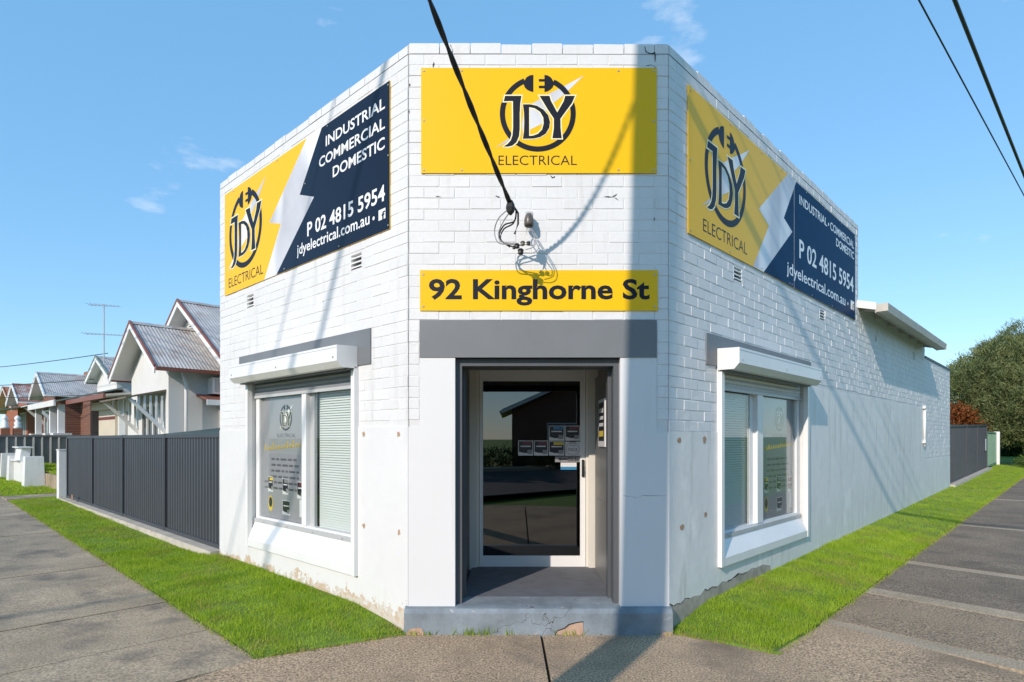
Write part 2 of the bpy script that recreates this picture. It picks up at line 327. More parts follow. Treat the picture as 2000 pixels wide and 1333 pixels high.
# left footpath: one concrete slab after another
path_l=MB(); slab(path_l,[xy(LEFT,.25,1.02),xy(LEFT,60,.86),xy(LEFT,60,2.55),xy(LEFT,.25,2.55)],-.025,.05)
path_l=tag(path_l.build('footpath', JOINT), kind='structure')
ts=[.262,1.16]+[1.16+1.06*i for i in range(1,40)]
for i in range(len(ts)-1):
    t0,t1=ts[i]+.008,ts[i+1]-.008; w0=1.06-.013*t0*.9; mb=MB()
    w0=max(.86,1.07-.016*t0); w1=max(.86,1.07-.016*t1); k=random.uniform(-.004,.004)
    slab(mb,[xy(LEFT,t0,w0),xy(LEFT,t1,w1),xy(LEFT,t1,2.5),xy(LEFT,t0,2.5)],k,.06)
    mb.build('concrete_slab', CONC, path_l)
# corner pavement of exposed aggregate, split by one joint
corner=MB(); slab(corner,[(-3.4,-2.45),(.9,-4.4),(4.5,-2.2),(2.55,.62),(1.24,.02),(-.80,.02),(-1.754,-.56)],-.03,.05)
corner=tag(corner.build('corner_pavement', JOINT), kind='structure')
mb=MB(); slab(mb,[(.215,-.055),(-.80,-.05),(-1.755,-.575),(-2.04,-.97),(-3.15,-2.5),(-1.2,-6.2),(.285,-6.2)],.002,.06); mb.build('aggregate_slab', CONCB, corner)
mb=MB(); slab(mb,[(.235,-.055),(.31,-6.2),(3.6,-5.2),(3.42,-1.12),(2.56,.20),(1.84,-.47),(1.62,-.30),(1.42,-.12),(1.24,-.03)],.0,.06); mb.build('aggregate_slab', CONCB, corner)
# right footpath: bays of asphalt between pale concrete strips
path_r=MB(); slab(path_r,[xy(RIGHT,.9,.80),xy(RIGHT,60,1.15),xy(RIGHT,60,2.9),xy(RIGHT,.7,2.9)],-.03,.05)
path_r=tag(path_r.build('footpath', JOINT), kind='structure')
bays=[(.86,1.06,CONCL,'concrete_strip'),(1.075,2.16,ASPB,'asphalt_bay'),(2.17,2.40,CONCL,'concrete_strip'),(2.405,3.86,ASPH,'asphalt_bay'),(3.87,4.06,CONCL,'concrete_strip'),
      (4.065,7.6,ASPH,'asphalt_bay'),(7.61,7.75,CONCL,'concrete_strip'),(7.755,12.3,ASPH,'asphalt_bay'),(12.31,12.5,CONCL,'concrete_strip'),(12.51,24,ASPH,'asphalt_bay'),(24.01,24.2,CONCL,'concrete_strip'),(24.21,60,ASPH,'asphalt_bay')]
for t0,t1,m,nm in bays:
    mb=MB(); e=lambda t: .80+.0125*min(t,22)
    s=.11*(1 if t0<7 else .6)
    slab(mb,[xy(RIGHT,t0+s,e(t0)),xy(RIGHT,t1+s,e(t1)),xy(RIGHT,t1-s,2.85),xy(RIGHT,t0-s,2.85)],random.uniform(-.003,.003),.06); mb.build(nm, m, path_r)
# streets outside the picture, seen only mirrored in the glass
mb=MB()
slab(mb,[xy(LEFT,-30,5.2),xy(LEFT,90,5.2),xy(LEFT,90,14),xy(LEFT,-30,14)],-.12,.02); tag(mb.build('road', ROADM), kind='structure')
mb=MB(); slab(mb,[xy(RIGHT,-4.5,5.2),xy(RIGHT,90,5.2),xy(RIGHT,90,14),xy(RIGHT,-4.5,14)],-.116,.02); tag(mb.build('road', ROADM), kind='structure')
mb=MB(); slab(mb,[xy(LEFT,-1,5.0),xy(LEFT,90,5.0),xy(LEFT,90,5.2),xy(LEFT,-1,5.2)],.02,.2); tag(mb.build('kerb', CONCL), kind='structure')
mb=MB(); slab(mb,[xy(LEFT,-30,14.0),xy(LEFT,90,14.0),xy(LEFT,90,15.6),xy(LEFT,-30,15.6)],.02,.2); tag(mb.build('kerb', CONCL), kind='structure')
# lawn verges: thick turf sheet plus blades
def verge_l(t): return (0.0, max(.84, 1.07-.016*t))
def verge_r(t): return (0.0, .80+.0125*min(t,22))
def gz(x, y):
    """lawn surface: banked up a little against the walls and fences"""
    nl=(x-A[0])*LEFT.n[0]+(y-A[1])*LEFT.n[1]; tl=(x-A[0])*LD[0]+(y-A[1])*LD[1]; nr=(x-B[0])*RIGHT.n[0]+(y-B[1])*RIGHT.n[1]; tr=(x-B[0])*RD[0]+(y-B[1])*RD[1]
    e=0.
    if -.1<nl<1.2 and -.6<tl<13.3: e=.07*max(0.,1-max(nl,0)/1.0)*min(1.,max(0.,(tl-.05)/.7))*min(1.,max(.15,1-(tl-3.4)/1.2))
    if -.1<nr<1.2 and -.6<tr<26: e=.10*max(0.,1-max(nr,0)/.85)*min(1.,max(0.,(tr-.02)/.6))
    return hz(x,y)+e
def turf(name, fr, ts_, wf, nin=-.03, top=.014):
    """lawn strip built as a grid that follows the banked surface, edge wandering a little"""
    mb=MB(); q=random.Random(len(ts_)); fr_=(0,.25,.5,.75,.93,1.0); vs=[]; m_=len(fr_)
    for t in ts_:
        n0,n1=wf(t); n1+=q.uniform(-.03,.022)
        for f in fr_:
            p=xy(fr,t,n0+(n1-n0)*f); vs.append((p[0],p[1],gz(*p)+(top if f<.99 else -.03)))
    mb.add(vs,[(a*m_+b,(a+1)*m_+b,(a+1)*m_+b+1,a*m_+b+1) for a in range(len(ts_)-1) for b in range(m_-1)]); return tag(mb.build(name,LAWNB,recalc=False),kind='structure')
def left_w(t):       # the corner end is cut by the pavement edge
    if t<.29: return (-.03, max(.03,(t+.56)/.85*1.06)) if t>-.5 else (-.03,.03)
    return (-.03, max(.84,1.07-.016*t))
def right_w(t):
    if t<.08: return (-.02, max(.03,(t+.13)/.21*.80) if t>-.13 else .02)
    return (-.02, .80+.0125*min(t,22))
def corner_turf(name, pts):
    mb=MB(); c=(sum(p[0] for p in pts)/len(pts),sum(p[1] for p in pts)/len(pts)); vs=[(c[0],c[1],gz(*c)+.014)]+[(x,y,gz(x,y)+(.014 if k in (0,len(pts)-1) else -.012)) for k,(x,y) in enumerate(pts)]
    mb.add(vs,[(0,i_,i_%len(pts)+1) for i_ in range(1,len(pts)+1)]); return tag(mb.build(name,LAWNB,recalc=False),kind='structure')
turf('lawn_verge',LEFT,[.30]+list(np.arange(.5,13.2,.25))+[13.15],lambda t:(-.03,verge_l(t)[1]))
corner_turf('lawn_verge',[xy(LEFT,.30,.0),(-.80,-.065),(-1.0,-.195),(-1.25,-.33),(-1.5,-.47),(-1.755,-.605),xy(LEFT,.30,1.09)])
turf('lawn_verge',LEFT,[13.9]+list(np.arange(14.5,60,1.5)),lambda t:(-2.0,.86))
turf('lawn_verge',RIGHT,[.09]+list(np.arange(.3,25.6,.25)),lambda t:(-.03,verge_r(t)[1]))
corner_turf('lawn_verge',[xy(RIGHT,.09,0),(1.235,-.06),(1.40,-.14),(1.60,-.30),(1.84,-.50),xy(RIGHT,.09,.83)])
mb=MB(); slab(mb,[xy(LEFT,13.1,.9),xy(LEFT,13.95,.9),xy(LEFT,13.95,-2.2),xy(LEFT,13.1,-2.2)],.03,.1); tag(mb.build('driveway', CONC), kind='structure')
def blades(P, h, wd, name, z0=.008, m=GRASS):
    n=len(P); zz=np.array([gz(x,y) for x,y in P])+z0
    az=rng.uniform(0,2*np.pi,n); lump=1+.35*np.sin(P[:,0]*5.1+1.3*np.sin(P[:,1]*3.3))*np.sin(P[:,1]*6.3+P[:,0]*2.1)+.2*np.sin(P[:,0]*17)*np.sin(P[:,1]*19); hh=h*lump*rng.uniform(.5,1.35,n); ln=rng.uniform(.1,.75,n)*hh; a2=rng.uniform(0,2*np.pi,n); w2=wd*rng.uniform(.7,1.3,n)/2
    b=np.c_[P,zz]; d=np.c_[np.cos(az)*w2,np.sin(az)*w2,np.zeros(n)]; tip=b+np.c_[np.cos(a2)*ln,np.sin(a2)*ln,hh]
    V=np.stack([b-d,b+d,tip],1).reshape(-1,3); return tag(npmesh(name,V,np.arange(3*n).reshape(-1,3),m), kind='stuff')
def scatter(fr, t0,t1, wfun, dens, inner=0.0):
    k=int(dens*(t1-t0)*1.1); t=rng.uniform(t0,t1,k); v=rng.uniform(0,1,k); wd=np.array([wfun(q)[1] for q in t]); keep=rng.uniform(0,1,k)<wd/1.1
    nn=inner+(wd-inner)*v; P=np.array([xy(fr,a,b) for a,b in zip(t,nn)]); return P[keep]
def in_poly(P, poly):
    x,y=P[:,0],P[:,1]; c=np.zeros(len(P),bool); n=len(poly)
    for i in range(n):
        x0,y0=poly[i]; x1,y1=poly[(i+1)%n]; q=((y0>y)!=(y1>y)); c^= q & (x < (x1-x0)*(y-y0)/((y1-y0)+1e-12)+x0)
    return c
def front_tri(poly, dens):
    p=np.array(poly); lo,hi=p.min(0),p.max(0); k=int(dens*np.prod(hi-lo)); P=rng.uniform(lo,hi,(k,2)); return P[in_poly(P,poly)]
triL=[(-.81,-.05),(-1.30,-.30),(-1.76,-.58),xy(LEFT,.3,1.05),xy(LEFT,.3,.0)]
PL=np.vstack([front_tri([(-.815,-.02),(-1.30,-.29),(-1.75,-.57),xy(LEFT,.55,1.04),xy(LEFT,.55,.02)],11000), scatter(LEFT,.55,5,verge_l,11000,.015), scatter(LEFT,5,13.1,verge_l,5500,.02)])
blades(PL,.030,.0055,'grass_blades')
PR=np.vstack([front_tri([(1.24,-.02),(1.42,-.10),(1.84,-.455),xy(RIGHT,.6,.80),xy(RIGHT,.6,.01)],11000), scatter(RIGHT,.6,6,verge_r,10000,.012), scatter(RIGHT,6,25.4,verge_r,3200,.015)])
blades(PR,.030,.0058,'grass_blades')
yard=np.array([xy(LOT,a,b) for a,b in zip(rng.uniform(13.95,30,22000),rng.uniform(-.84,.28,22000))])
blades(yard,.05,.02,'grass_blades')
mb=MB(); mb.box(LOT,14.15,21.3,.30,8,.0,.57); tag(mb.build('retaining_edge',CONC),kind='structure')
mb=MB(); mb.box(LOT,14.25,21.3,.38,8,.572,.60); tag(mb.build('front_yard',LAWNB),kind='structure')
YD=np.array([xy(LOT,a,b) for a,b in zip(rng.uniform(14.2,21.1,16000),rng.uniform(.32,2.2,16000))]); blades(YD,.05,.02,'grass_blades',.60-.20)
# turf creeping over the slab edges
ed=[]
for t in np.arange(.3,13,.006): ed.append(xy(LEFT,t,verge_l(t)[1]+abs(random.gauss(0,.018))))
for t in np.arange(.1,24,.008): ed.append(xy(RIGHT,t,verge_r(t)[1]+abs(random.gauss(0,.018))))
for k in range(700):
    a=random.random(); q=(-1.75+a*.95,-.575+a*.53); ed.append((q[0]+random.gauss(0,.012),q[1]-abs(random.gauss(0,.015))))
    q=(1.24+a*.60,-.03-a*.43+.03*math.sin(a*3)); ed.append((q[0]-.005,q[1]-abs(random.gauss(0,.015))))
ed=np.array(ed); sel=rng.uniform(size=len(ed))<.45
blades(ed[~sel],.03,.006,'grass_blades',.0); blades(ed[sel]+rng.normal(size=(int(sel.sum()),2))*.012,.022,.006,'dry_grass',.0,DRYG)
# weeds along the foot of the step
wd=[]
for cx,nb in ((-.28,60),(-.36,40),(-.62,30),(.02,26),(.42,50),(.50,20),(1.2,40),(-.75,60),(-.2,30)):
    for k in range(nb): wd.append((cx+random.gauss(0,.045),-.075+random.gauss(0,.008)))
blades(np.array(wd),.055,.006,'weeds',.0)
# ------------------------------------------------------------------ the corner shop
shop=thing('corner_shop','white painted brick corner shop with chamfered entrance and yellow signs','shop',(0,1.5,0))
TOP=4.60; LT=3.734; ROW=.0866; BL=.24
WL_HOLE=(.76,2.86,.40,2.14); WR_HOLE=(.92,3.18,.44,2.15)
ventsL=[(.64,.83,2.98,3.11),(2.78,2.97,2.97,3.11)]; ventsR=[(1.20,1.40,2.99,3.11),(3.73,3.94,2.99,3.11),(6.46,6.62,3.02,3.13),(9.37,9.65,3.04,3.16)]
TH=.23
wall_f=MB().cells(FRONT,-.80,1.215,.0,TOP-ROW,-TH,0,[(-.444,.844,-.1,2.144)]).build('front_wall',MORT,shop)
wall_l=MB().cells(LEFT,.005,LT,-.05,TOP-ROW,-TH,0,[WL_HOLE]+ventsL).build('left_wall',MORT,shop)
m=MB().cells(RIGHT,.005,5.5,-.05,TOP-ROW,-TH,0,[WR_HOLE]+ventsR[:2]); m.cells(RIGHT,5.5,10.6,-.05,3.43,-TH,0,ventsR[2:]); m.box(RIGHT,10.6,13.88,-TH,0,-.05,3.17)
wall_r=m.build('right_wall',MORT,shop)
# smooth rendered lower walls
d=MB().cells(LEFT,-.004,LT,-.05,1.61,0,.007,[WL_HOLE]); d.build('render_dado',DADO,wall_l)
d=MB().cells(RIGHT,-.004,.86,-.05,1.57,0,.007,[]); d.cells(RIGHT,.86,3.22,-.05,.42,0,.007,[]); d.cells(RIGHT,3.22,10.6,-.05,2.13,0,.007,[]); d.cells(RIGHT,10.602,13.882,-.05,1.08,0,.006,[])
d.build('render_dado',DADOR,wall_r)
for q in ((-.808,-.444,-.72,-.444,1.605),(.844,1.224,.844,1.128,1.56)):
    pl=[(q[0],.19),(q[1],.19),(q[1],2.144),(q[2],2.144),(q[2],q[4]),(q[0],q[4])] if q[0]<0 else [(q[0],.19),(q[1],.19),(q[1],q[4]),(q[3],q[4]),(q[3],2.144),(q[0],2.144)]
    MB().prism([FRONT.p(x,0,z) for x,z in pl],[FRONT.p(x,.0065,z) for x,z in pl]).build('render_panel',PANEL,wall_f)
# painted lintels
MB().box(FRONT,-.72,1.128,-.05,.013,2.144,2.436).build('lintel',GREYP,shop)
MB().box(LEFT,.508,3.155,-.05,.012,2.14,2.44).build('lintel',GREYP,shop)
MB().box(RIGHT,.636,3.377,-.05,.012,2.15,2.42).build('lintel',GREYP,shop)
# brickwork
def unit_brick(seed):
    r=random.Random(seed); mb=MB(); i=.003; dp=(.0018,.0045,.003,.0052,.0012,.0048,.0036,.0042)[seed%8]; j=lambda: r.uniform(-.0012,.0012)
    b=[(-.5,0,-.5),(.5,0,-.5),(.5,0,.5),(-.5,0,.5)]; L_,H_=.2345,.0808
    v=[(x*L_,0,z*H_) for x,_,z in b]+[(x*(L_-2*i)+j(),-dp+j(),z*(H_-2*i)+j()) for x,_,z in b]
    me=bpy.data.meshes.new('brick'); me.from_pydata(v,[],[(4,5,6,7),(0,1,5,4),(1,2,6,5),(2,3,7,6),(3,0,4,7)]); me.materials.append(WHITE); return me
BR=[unit_brick(i) for i in range(8)]
cap=[]
for i in range(6):
    mb=MB(); h=ROW-.004+random.Random(i).uniform(-.006,.008); e=.012
    a=[(-.1175,-.004,0),(.1175,-.004,0),(.1175,TH,0),(-.1175,TH,0)]; b=[(-.1175,-.004,h-e),(.1175,-.004,h-e),(.1175,TH,h-e),(-.1175,TH,h-e)]; c=[(-.1175+e*.5,-.004+e,h),(.1175-e*.5,-.004+e,h+random.Random(i+9).uniform(-.004,.004)),(.1175-e*.5,TH-e,h),(-.1175+e*.5,TH-e,h)]
    me=bpy.data.meshes.new('brick'); me.from_pydata(a+b+c,[],[(0,1,5,4),(1,2,6,5),(2,3,7,6),(3,0,4,7),(4,5,9,8),(5,6,10,9),(6,7,11,10),(7,4,8,11),(8,9,10,11)]); me.materials.append(WHITE); cap.append(me)
LAY=[]
def lay(fr, wall, u0, u1, ztop, zlow, excl, signs, sgn, phase=0):
    rows=int((ztop-zlow)/ROW)+1
    for r in range(rows):
        zc=ztop-(r+.5)*ROW
        if zc-ROW*.35<zlow: break
        blocks=[(e[0]-.004,e[1]+.004) for e in excl if e[2]<zc+ROW*.36 and e[3]>zc-ROW*.36]
        u=u0-(BL/2 if (r+phase)%2 else 0)
        while u<u1:
            a,b=max(u,u0),min(u+BL,u1); segs=[(a,b)]
            for e0,e1 in blocks:
                ns=[]
                for p,q in segs:
                    if e1<=p or e0>=q: ns.append((p,q))
                    else:
                        if e0-p>.03: ns.append((p,e0))
                        if q-e1>.03: ns.append((e1,q))
                segs=ns
            for p,q in segs:
                if q-p<.025: continue
                uc=(p+q)/2; P=fr.p(uc,0,zc); dep=P[1]+4.704
                ca=abs(fr.n[0]*(0-P[0])+fr.n[1]*(-4.704-P[1]))/math.hypot(P[0],4.704+P[1])
                hid=any(s[0]<p+.02 and s[1]>q-.02 and s[2]<zc-.03 and s[3]>zc+.03 for s in signs)
                LAY.append(dict(fr=fr,wall=wall,u=uc,z=zc+random.uniform(-.0022,.0022),l=(q-p)*random.uniform(.985,1.005),sgn=sgn,score=0 if hid else (q-p)*ca/dep**2,cap=(r==0 and ztop>4)))
            u+=BL
DL=lambda a,b,c,d:(a,b,c,d)
lay(FRONT,wall_f,-.806,1.222,TOP,1.605,[(-.72,1.128,1.5,2.436),(-.45,.85,0,2.2)],[(-.708,1.128,3.58,4.4),(-.716,1.136,2.508,2.824)],1)
lay(LEFT,wall_l,.002,LT,TOP,1.612,[(.508,3.155,2.13,2.44),(.70,2.92,1.5,2.3)]+ventsL,[(.23,3.56,3.2,4.4)],-1,1)
lay(RIGHT,wall_r,.002,5.5,TOP,1.572,[(.636,3.377,2.14,2.42),(.84,3.22,1.4,2.33),(3.22,5.6,1.4,2.13)]+ventsR,[(.295,5.29,3.19,4.4)],1)
lay(RIGHT,wall_r,5.5,10.6,TOP-13*ROW-.01,2.13,ventsR,[],1,1)
lay(RIGHT,wall_r,10.602,13.88,TOP-16*ROW-.03,1.08,[],[],1)
LAY.sort(key=lambda b:-b['score'])
base=wloc(shop); rest={}
for i,b in enumerate(LAY):
    fr=b['fr']; P=Vector(fr.p(b['u'],0,b['z'])); ang=math.atan2(fr.u[1],fr.u[0]) + (math.pi if b['sgn']<0 else 0)
    me=random.choice(cap if b['cap'] else BR)
    if b['cap']: P.z=b['z']-ROW/2+.002
    if i<300:
        o=bpy.data.objects.new('brick',me); COL.objects.link(o); o.parent=b['wall']; o.location=P-base; o.rotation_euler=(0,0,ang); o.scale=(b['l']/BL,1,1)
    else:
        mb=rest.setdefault(b['wall'].name,(b['wall'],MB()))[1]; c,s=math.cos(ang),math.sin(ang); k=b['l']/BL
        mb.add([(P.x+c*v.co.x*k-s*v.co.y,P.y+s*v.co.x*k+c*v.co.y,P.z+v.co.z) for v in me.vertices],[tuple(p.vertices) for p in me.polygons])
for wl,mb in rest.values(): tag(mb.build('brickwork',WHITE,wl,recalc=False),kind='stuff')
# air vents with louvres
for fr,vs,wl in ((LEFT,ventsL,wall_l),(RIGHT,ventsR,wall_r)):
    for u0,u1,z0,z1 in vs:
        mb=MB(); mb.box(fr,u0,u0+.012,-.06,.004,z0,z1); mb.box(fr,u1-.012,u1,-.06,.004,z0,z1)
        for k in range(3):
            z=z0+.012+(z1-z0-.01)*k/3; mb.prism([fr.p(u0+.012,-.045,z+.018),fr.p(u0+.012,.003,z),fr.p(u0+.012,.003,z+.012),fr.p(u0+.012,-.045,z+.026)],[fr.p(u1-.012,-.045,z+.018),fr.p(u1-.012,.003,z),fr.p(u1-.012,.003,z+.012),fr.p(u1-.012,-.045,z+.026)])
        mb.build('air_vent',OWHITE,wl)
# cracks and lost mortar
FOOT=mat('bare_footing',(.36,.32,.27),.9,.25,9,.6,40)
def crack(fr,wl,pts,w_,n=.0065):
    mb=MB(); q=random.Random(len(pts)+int(abs(pts[0][0])*100)); P=[]
    for (a,b),(c,d) in zip(pts[:-1],pts[1:]):
        for k in range(4): P.append((a+(c-a)*k/4+q.uniform(-.003,.003),b+(d-b)*k/4+q.uniform(-.003,.003)))
    P.append(pts[-1]); vs=[]
    for i,(u,z) in enumerate(P):
        p0=Vector(P[max(i-1,0)]); p1=Vector(P[min(i+1,len(P)-1)]); t=(p1-p0).normalized(); h=w_*q.uniform(.25,1)*(.3 if i in (0,len(P)-1) else 1)/2; vs+=[fr.p(u-t.y*h,n,z+t.x*h),fr.p(u+t.y*h,n,z-t.x*h)]
    mb.add(vs,[(2*i,2*i+1,2*i+3,2*i+2) for i in range(len(P)-1)]); mb.build('crack',BLACK,wl,recalc=False)
X=lambda px,py:((px-1000)*.004,1.512+(857-py)*.004)
for pts,w_ in (([X(1258,92),X(1262,103),X(1270,106),X(1280,104)],.012),([X(1279,104),X(1279,122)],.014),([X(880,88),X(884,100),X(881,120)],.008),([X(847,122),X(847,134)],.012),([X(1262,130),X(1272,128),X(1282,133)],.006),([X(1075,344),X(1078,349),X(1084,346)],.012),([X(1180,385),X(1196,386),X(1205,380)],.009),([X(1200,388),X(1208,392)],.008),([X(850,384),X(862,386)],.008),([X(968,384),X(976,386)],.010),([X(1277,425),X(1278,432)],.008),([X(1216,968),X(1240,972),X(1258,968),X(1302,968)],.003),([X(800,165),X(800,170)],.016),([X(798,215),X(799,222)],.010)):
    crack(FRONT,wall_f,pts,w_,.0068 if pts[0][1]<1.6 else .0062)
bz=[(.0,.225),(.06,.19),(.12,.20),(.18,.185),(.25,.215),(.33,.20),(.42,.205),(.52,.19),(.60,.225),(.66,.205),(.75,.22),(.86,.205),(.95,.235),(1.05,.215),(1.15,.22),(1.3,.245),(1.4,.225),(1.5,.23),(1.62,.25),(1.72,.235),(1.9,.24)]
MB().poly([RIGHT.p(0,.0076,.02)]+[RIGHT.p(u,.0076,z) for u,z in bz]+[RIGHT.p(2.1,.0076,.20),RIGHT.p(2.1,.0076,.04)]).build('exposed_footing',FOOT,wall_r,recalc=False)
crack(RIGHT,wall_r,bz[:6],.012,.0082); crack(RIGHT,wall_r,bz[8:12],.014,.0082); crack(RIGHT,wall_r,bz[13:18],.018,.0082)
# plugged holes in the render
def blot(fr,u,z,n,r,m,wl,name,seed,kx=.8):
    q=random.Random(seed); mb=MB(); c=[fr.p(u+kx*r*f*math.cos(a),n,z+r*f*math.sin(a)) for a,f in ((i*math.pi/6,q.uniform(.6,1.15)) for i in range(12))]
    mb.poly(c).build(name,m,wl,recalc=False)
for i,(u,z) in enumerate(((.612,1.551),(.117,1.545),(.612,.771),(.11,.768))): blot(LEFT,u,z,.009,.026,STAIN,wall_l,'plugged_hole',i)
for i,(u,z) in enumerate(((.16,1.50),(.60,1.50),(.20,.80),(.62,.86))): blot(RIGHT,u,z,.009,.03,STAIN,wall_r,'plugged_hole',i+4,1.2)
# step
mb=MB(); pr=[(.075,.0),(.07,.165),(.045,.196),(0,.205),(-.20,.222),(-.24,.222),(-.24,-.05),(.075,-.05)]
mb.prism([FRONT.p(-.832,n,z) for n,z in pr],[FRONT.p(1.238,n,z) for n,z in pr]); step=mb.build('entrance_step',STEP,shop)
ch=[(.335,.005),(.35,.03),(.41,.052),(.44,.078),(.50,.095),(.545,.10),(.548,.03),(.54,.004)]
MB().poly([FRONT.p(x,.0785,z) for x,z in ch]).build('exposed_brick',BRICKX,step,recalc=False)
MB().poly([FRONT.p(x,.0782,z) for x,z in [(.327,.002),(.345,.036),(.405,.06),(.435,.086),(.498,.103),(.55,.108),(.545,.10),(.50,.095),(.44,.078),(.41,.052),(.35,.03),(.335,.005)]]).build('crack',BLACK,step,recalc=False)
for q in ([(-.82,.0),(-.79,.045),(-.72,.06),(-.69,.05),(-.68,0)],[(1.13,.0),(1.16,.022),(1.22,.03),(1.236,.01),(1.236,.0)]): MB().poly([FRONT.p(x,.0785,z) for x,z in q]).build('exposed_brick',BRICKX,step,recalc=False)
# porch
MB().box(WORLD,-.40,.83,.20,1.36,.19,.2255).build('entry_carpet',CARPET,shop)
fj=MB()
for x0,x1 in ((-.443,-.395),(.80,.843)): fj.box(WORLD,x0,x1,.05,.17,.2,2.143)
for x0,x1 in ((-.420,-.375),(.775,.815)): fj.box(WORLD,x0,x1,.172,.26,.215,2.105)
fj.box(WORLD,-.395,.80,.05,.17,2.085,2.143); fj.box(WORLD,-.375,.775,.172,.26,2.075,2.12); fj.build('porch_frame',DGREY,shop)
MB().box(WORLD,-.475,-.428,.262,1.45,.19,2.34).build('porch_wall',DGREY,shop)
MB().box(WORLD,.86,.90,.262,1.45,.19,2.34).build('porch_wall',DOORG,shop)
MB().box(WORLD,-.475,.90,.17,1.45,2.30,2.34).build('porch_ceiling',CREAM,shop)
gd=MB().box(WORLD,.815,.852,.29,1.20,.235,2.10); 
for z0,z1 in ((.35,.95),(1.1,1.95)): gd.box(WORLD,.810,.815,.42,1.08,z0,z1)
gd=gd.build('folded_timber_door',DOORG,shop)
MB().box(WORLD,.800,.815,.262,.30,.9,1.02).build('door_lock',ALUG,gd)
df=MB()
df.box(WORLD,-.425,-.355,1.30,1.42,.2,2.30); df.box(WORLD,-.355,-.327,1.33,1.42,.215,2.28); df.box(WORLD,.765,.86,1.29,1.42,.19,2.30); df.box(WORLD,.739,.765,1.33,1.42,.2,2.28); df.box(WORLD,-.355,.765,1.34,1.42,2.232,2.30)
df.build('door_frame',CREAM,shop)
dr=MB(); dr.box(WORLD,-.324,-.292,1.345,1.385,.224,2.228); dr.box(WORLD,.685,.736,1.345,1.385,.224,2.228); dr.box(WORLD,-.292,.685,1.345,1.385,.224,.333); dr.box(WORLD,-.292,.685,1.345,1.385,2.089,2.228)
door=dr.build('sliding_door',OWHITE,shop)
MB().box(WORLD,-.292,.685,1.362,1.368,.333,2.089).build('door_pane',DGLASS,door)
h=MB(); h.box(WORLD,.700,.722,1.325,1.345,1.13,1.30); h.box(WORLD,.704,.718,1.31,1.325,1.22,1.25); h.tube([(.711,1.318,1.14),(.711,1.30,1.16),(.711,1.30,1.20),(.711,1.318,1.215)],.006,6); h.build('door_handle',BLACK,door)
# stickers on the door
SW=mat('sticker_white',(.70,.70,.70),.4,.02,3); SD=mat('sticker_black',(.012,.012,.016),.35,.05,3); SR=mat('sticker_maroon',(.16,.03,.04),.4,.05,3); SB=mat('sticker_blue',(.04,.22,.42),.4,.05,3); SY=mat('sticker_yellow',(.75,.55,.05),.4,.05,3); SG=mat('sticker_grey',(.25,.25,.26),.4,.05,3)
DPL=Fr((0,1.3615),(1,0),(0,-1))
def dpx(px,py): return ((px-1000)*6.065/1176, 1.512+(857-py)*6.065/1176)
def card(fr,x0,x1,z0,z1,n,parent,accent,name='sticker'):
    mb=MB(); w_,h_=x1-x0,z1-z0; mb.box(fr,x0,x1,n,n+.0006,z0,z1,0)
    arc=[(x0+.04*w_,z1-.04*h_),(x1-.04*w_,z1-.04*h_),(x1-.04*w_,z0+.26*h_)]+[(x1-.04*w_-(.92*w_)*i/6, z0+.26*h_-.09*h_*math.sin(math.pi*i/6)) for i in range(1,6)]+[(x0+.04*w_,z0+.26*h_)]
    mb.poly([fr.p(a,n+.0009,b) for a,b in arc],1)
    mb.poly([fr.p(x0+a*w_,n+.0012,z0+b*h_) for a,b in ((.30,.74),(.94,.74),(.94,.93),(.30,.93))],2)
    mb.poly([fr.p(x0+a*w_,n+.0012,z0+b*h_) for a,b in ((.16,.58),(.84,.58),(.84,.66),(.16,.66))],0)
    mb.poly([fr.p(x0+a*w_,n+.0012,z0+b*h_) for a,b in ((.62,.10),(.94,.10),(.94,.38),(.62,.38))],3)
    return mb.build(name,[SW,SD,accent,SG],parent,recalc=False)
for (a,b,c,d),acc in (((1072,832,1103,862),SB),((1104,832,1133,862),SR),((1012,861,1042,891),SR),((1043,861,1071,891),SR),((1072,862,1103,891),SY)):
    x0,z1=dpx(a,b); x1,z0=dpx(c,d); card(DPL,x0,x1-.004,z0+.004,z1,0,door,acc)
def plain(px0,py0,px1,py1,mats,extra):
    x0,z1=dpx(px0,py0); x1,z0=dpx(px1,py1); mb=MB(); mb.box(DPL,x0,x1,0,.0006,z0,z1,0); extra(mb,x0,x1,z0,z1); mb.build('sticker',mats,door,recalc=False)
def neca(mb,x0,x1,z0,z1):
    cx,cz,r=(x0+x1)/2,(z0+z1)/2,(x1-x0)*.45; vs,fs=shape2d([ring(0,0,r,r*.93,0,2*math.pi-.001,30)]); mb.add([DPL.p(cx+a,.0012,cz+b) for a,b in vs],fs,1); letter(mb,DPL,'neca',cx-r*.7,cx+r*.7,cz-.022,.045,.0012,.01,mi=1)
    for k in range(3): mb.poly([DPL.p(cx+a,.0012,cz+.03+.018*k+b) for a,b in ((-r*.5,0),(r*.5,0),(r*.5,.006),(-r*.5,.006))],1)
plain(1104,863,1133,891,[SW,SG],neca)
def slide(mb,x0,x1,z0,z1):
    zc=(z0+z1)/2; letter(mb,DPL,'Slide',x0+.52*(x1-x0),x1-.012,zc-.018,.036,.0012,.02,mi=1)
    xa=x0+.03; mb.poly([DPL.p(a,.0012,b) for a,b in ((xa,zc),(xa+.03,zc+.018),(xa+.03,zc+.008),(xa+.10,zc+.008),(xa+.10,zc-.008),(xa+.03,zc-.008),(xa+.03,zc-.018))],1)
plain(1084,892,1133,903,[SG,SD],slide); 
def blue(mb,x0,x1,z0,z1): mb.poly([DPL.p(a,.0012,b) for a,b in ((x0,z0),(x1,z0),(x1,z0+.42*(z1-z0)),(x0,z0+.42*(z1-z0)))],1)
plain(1095,904,1126,918,[SW,SB],blue)
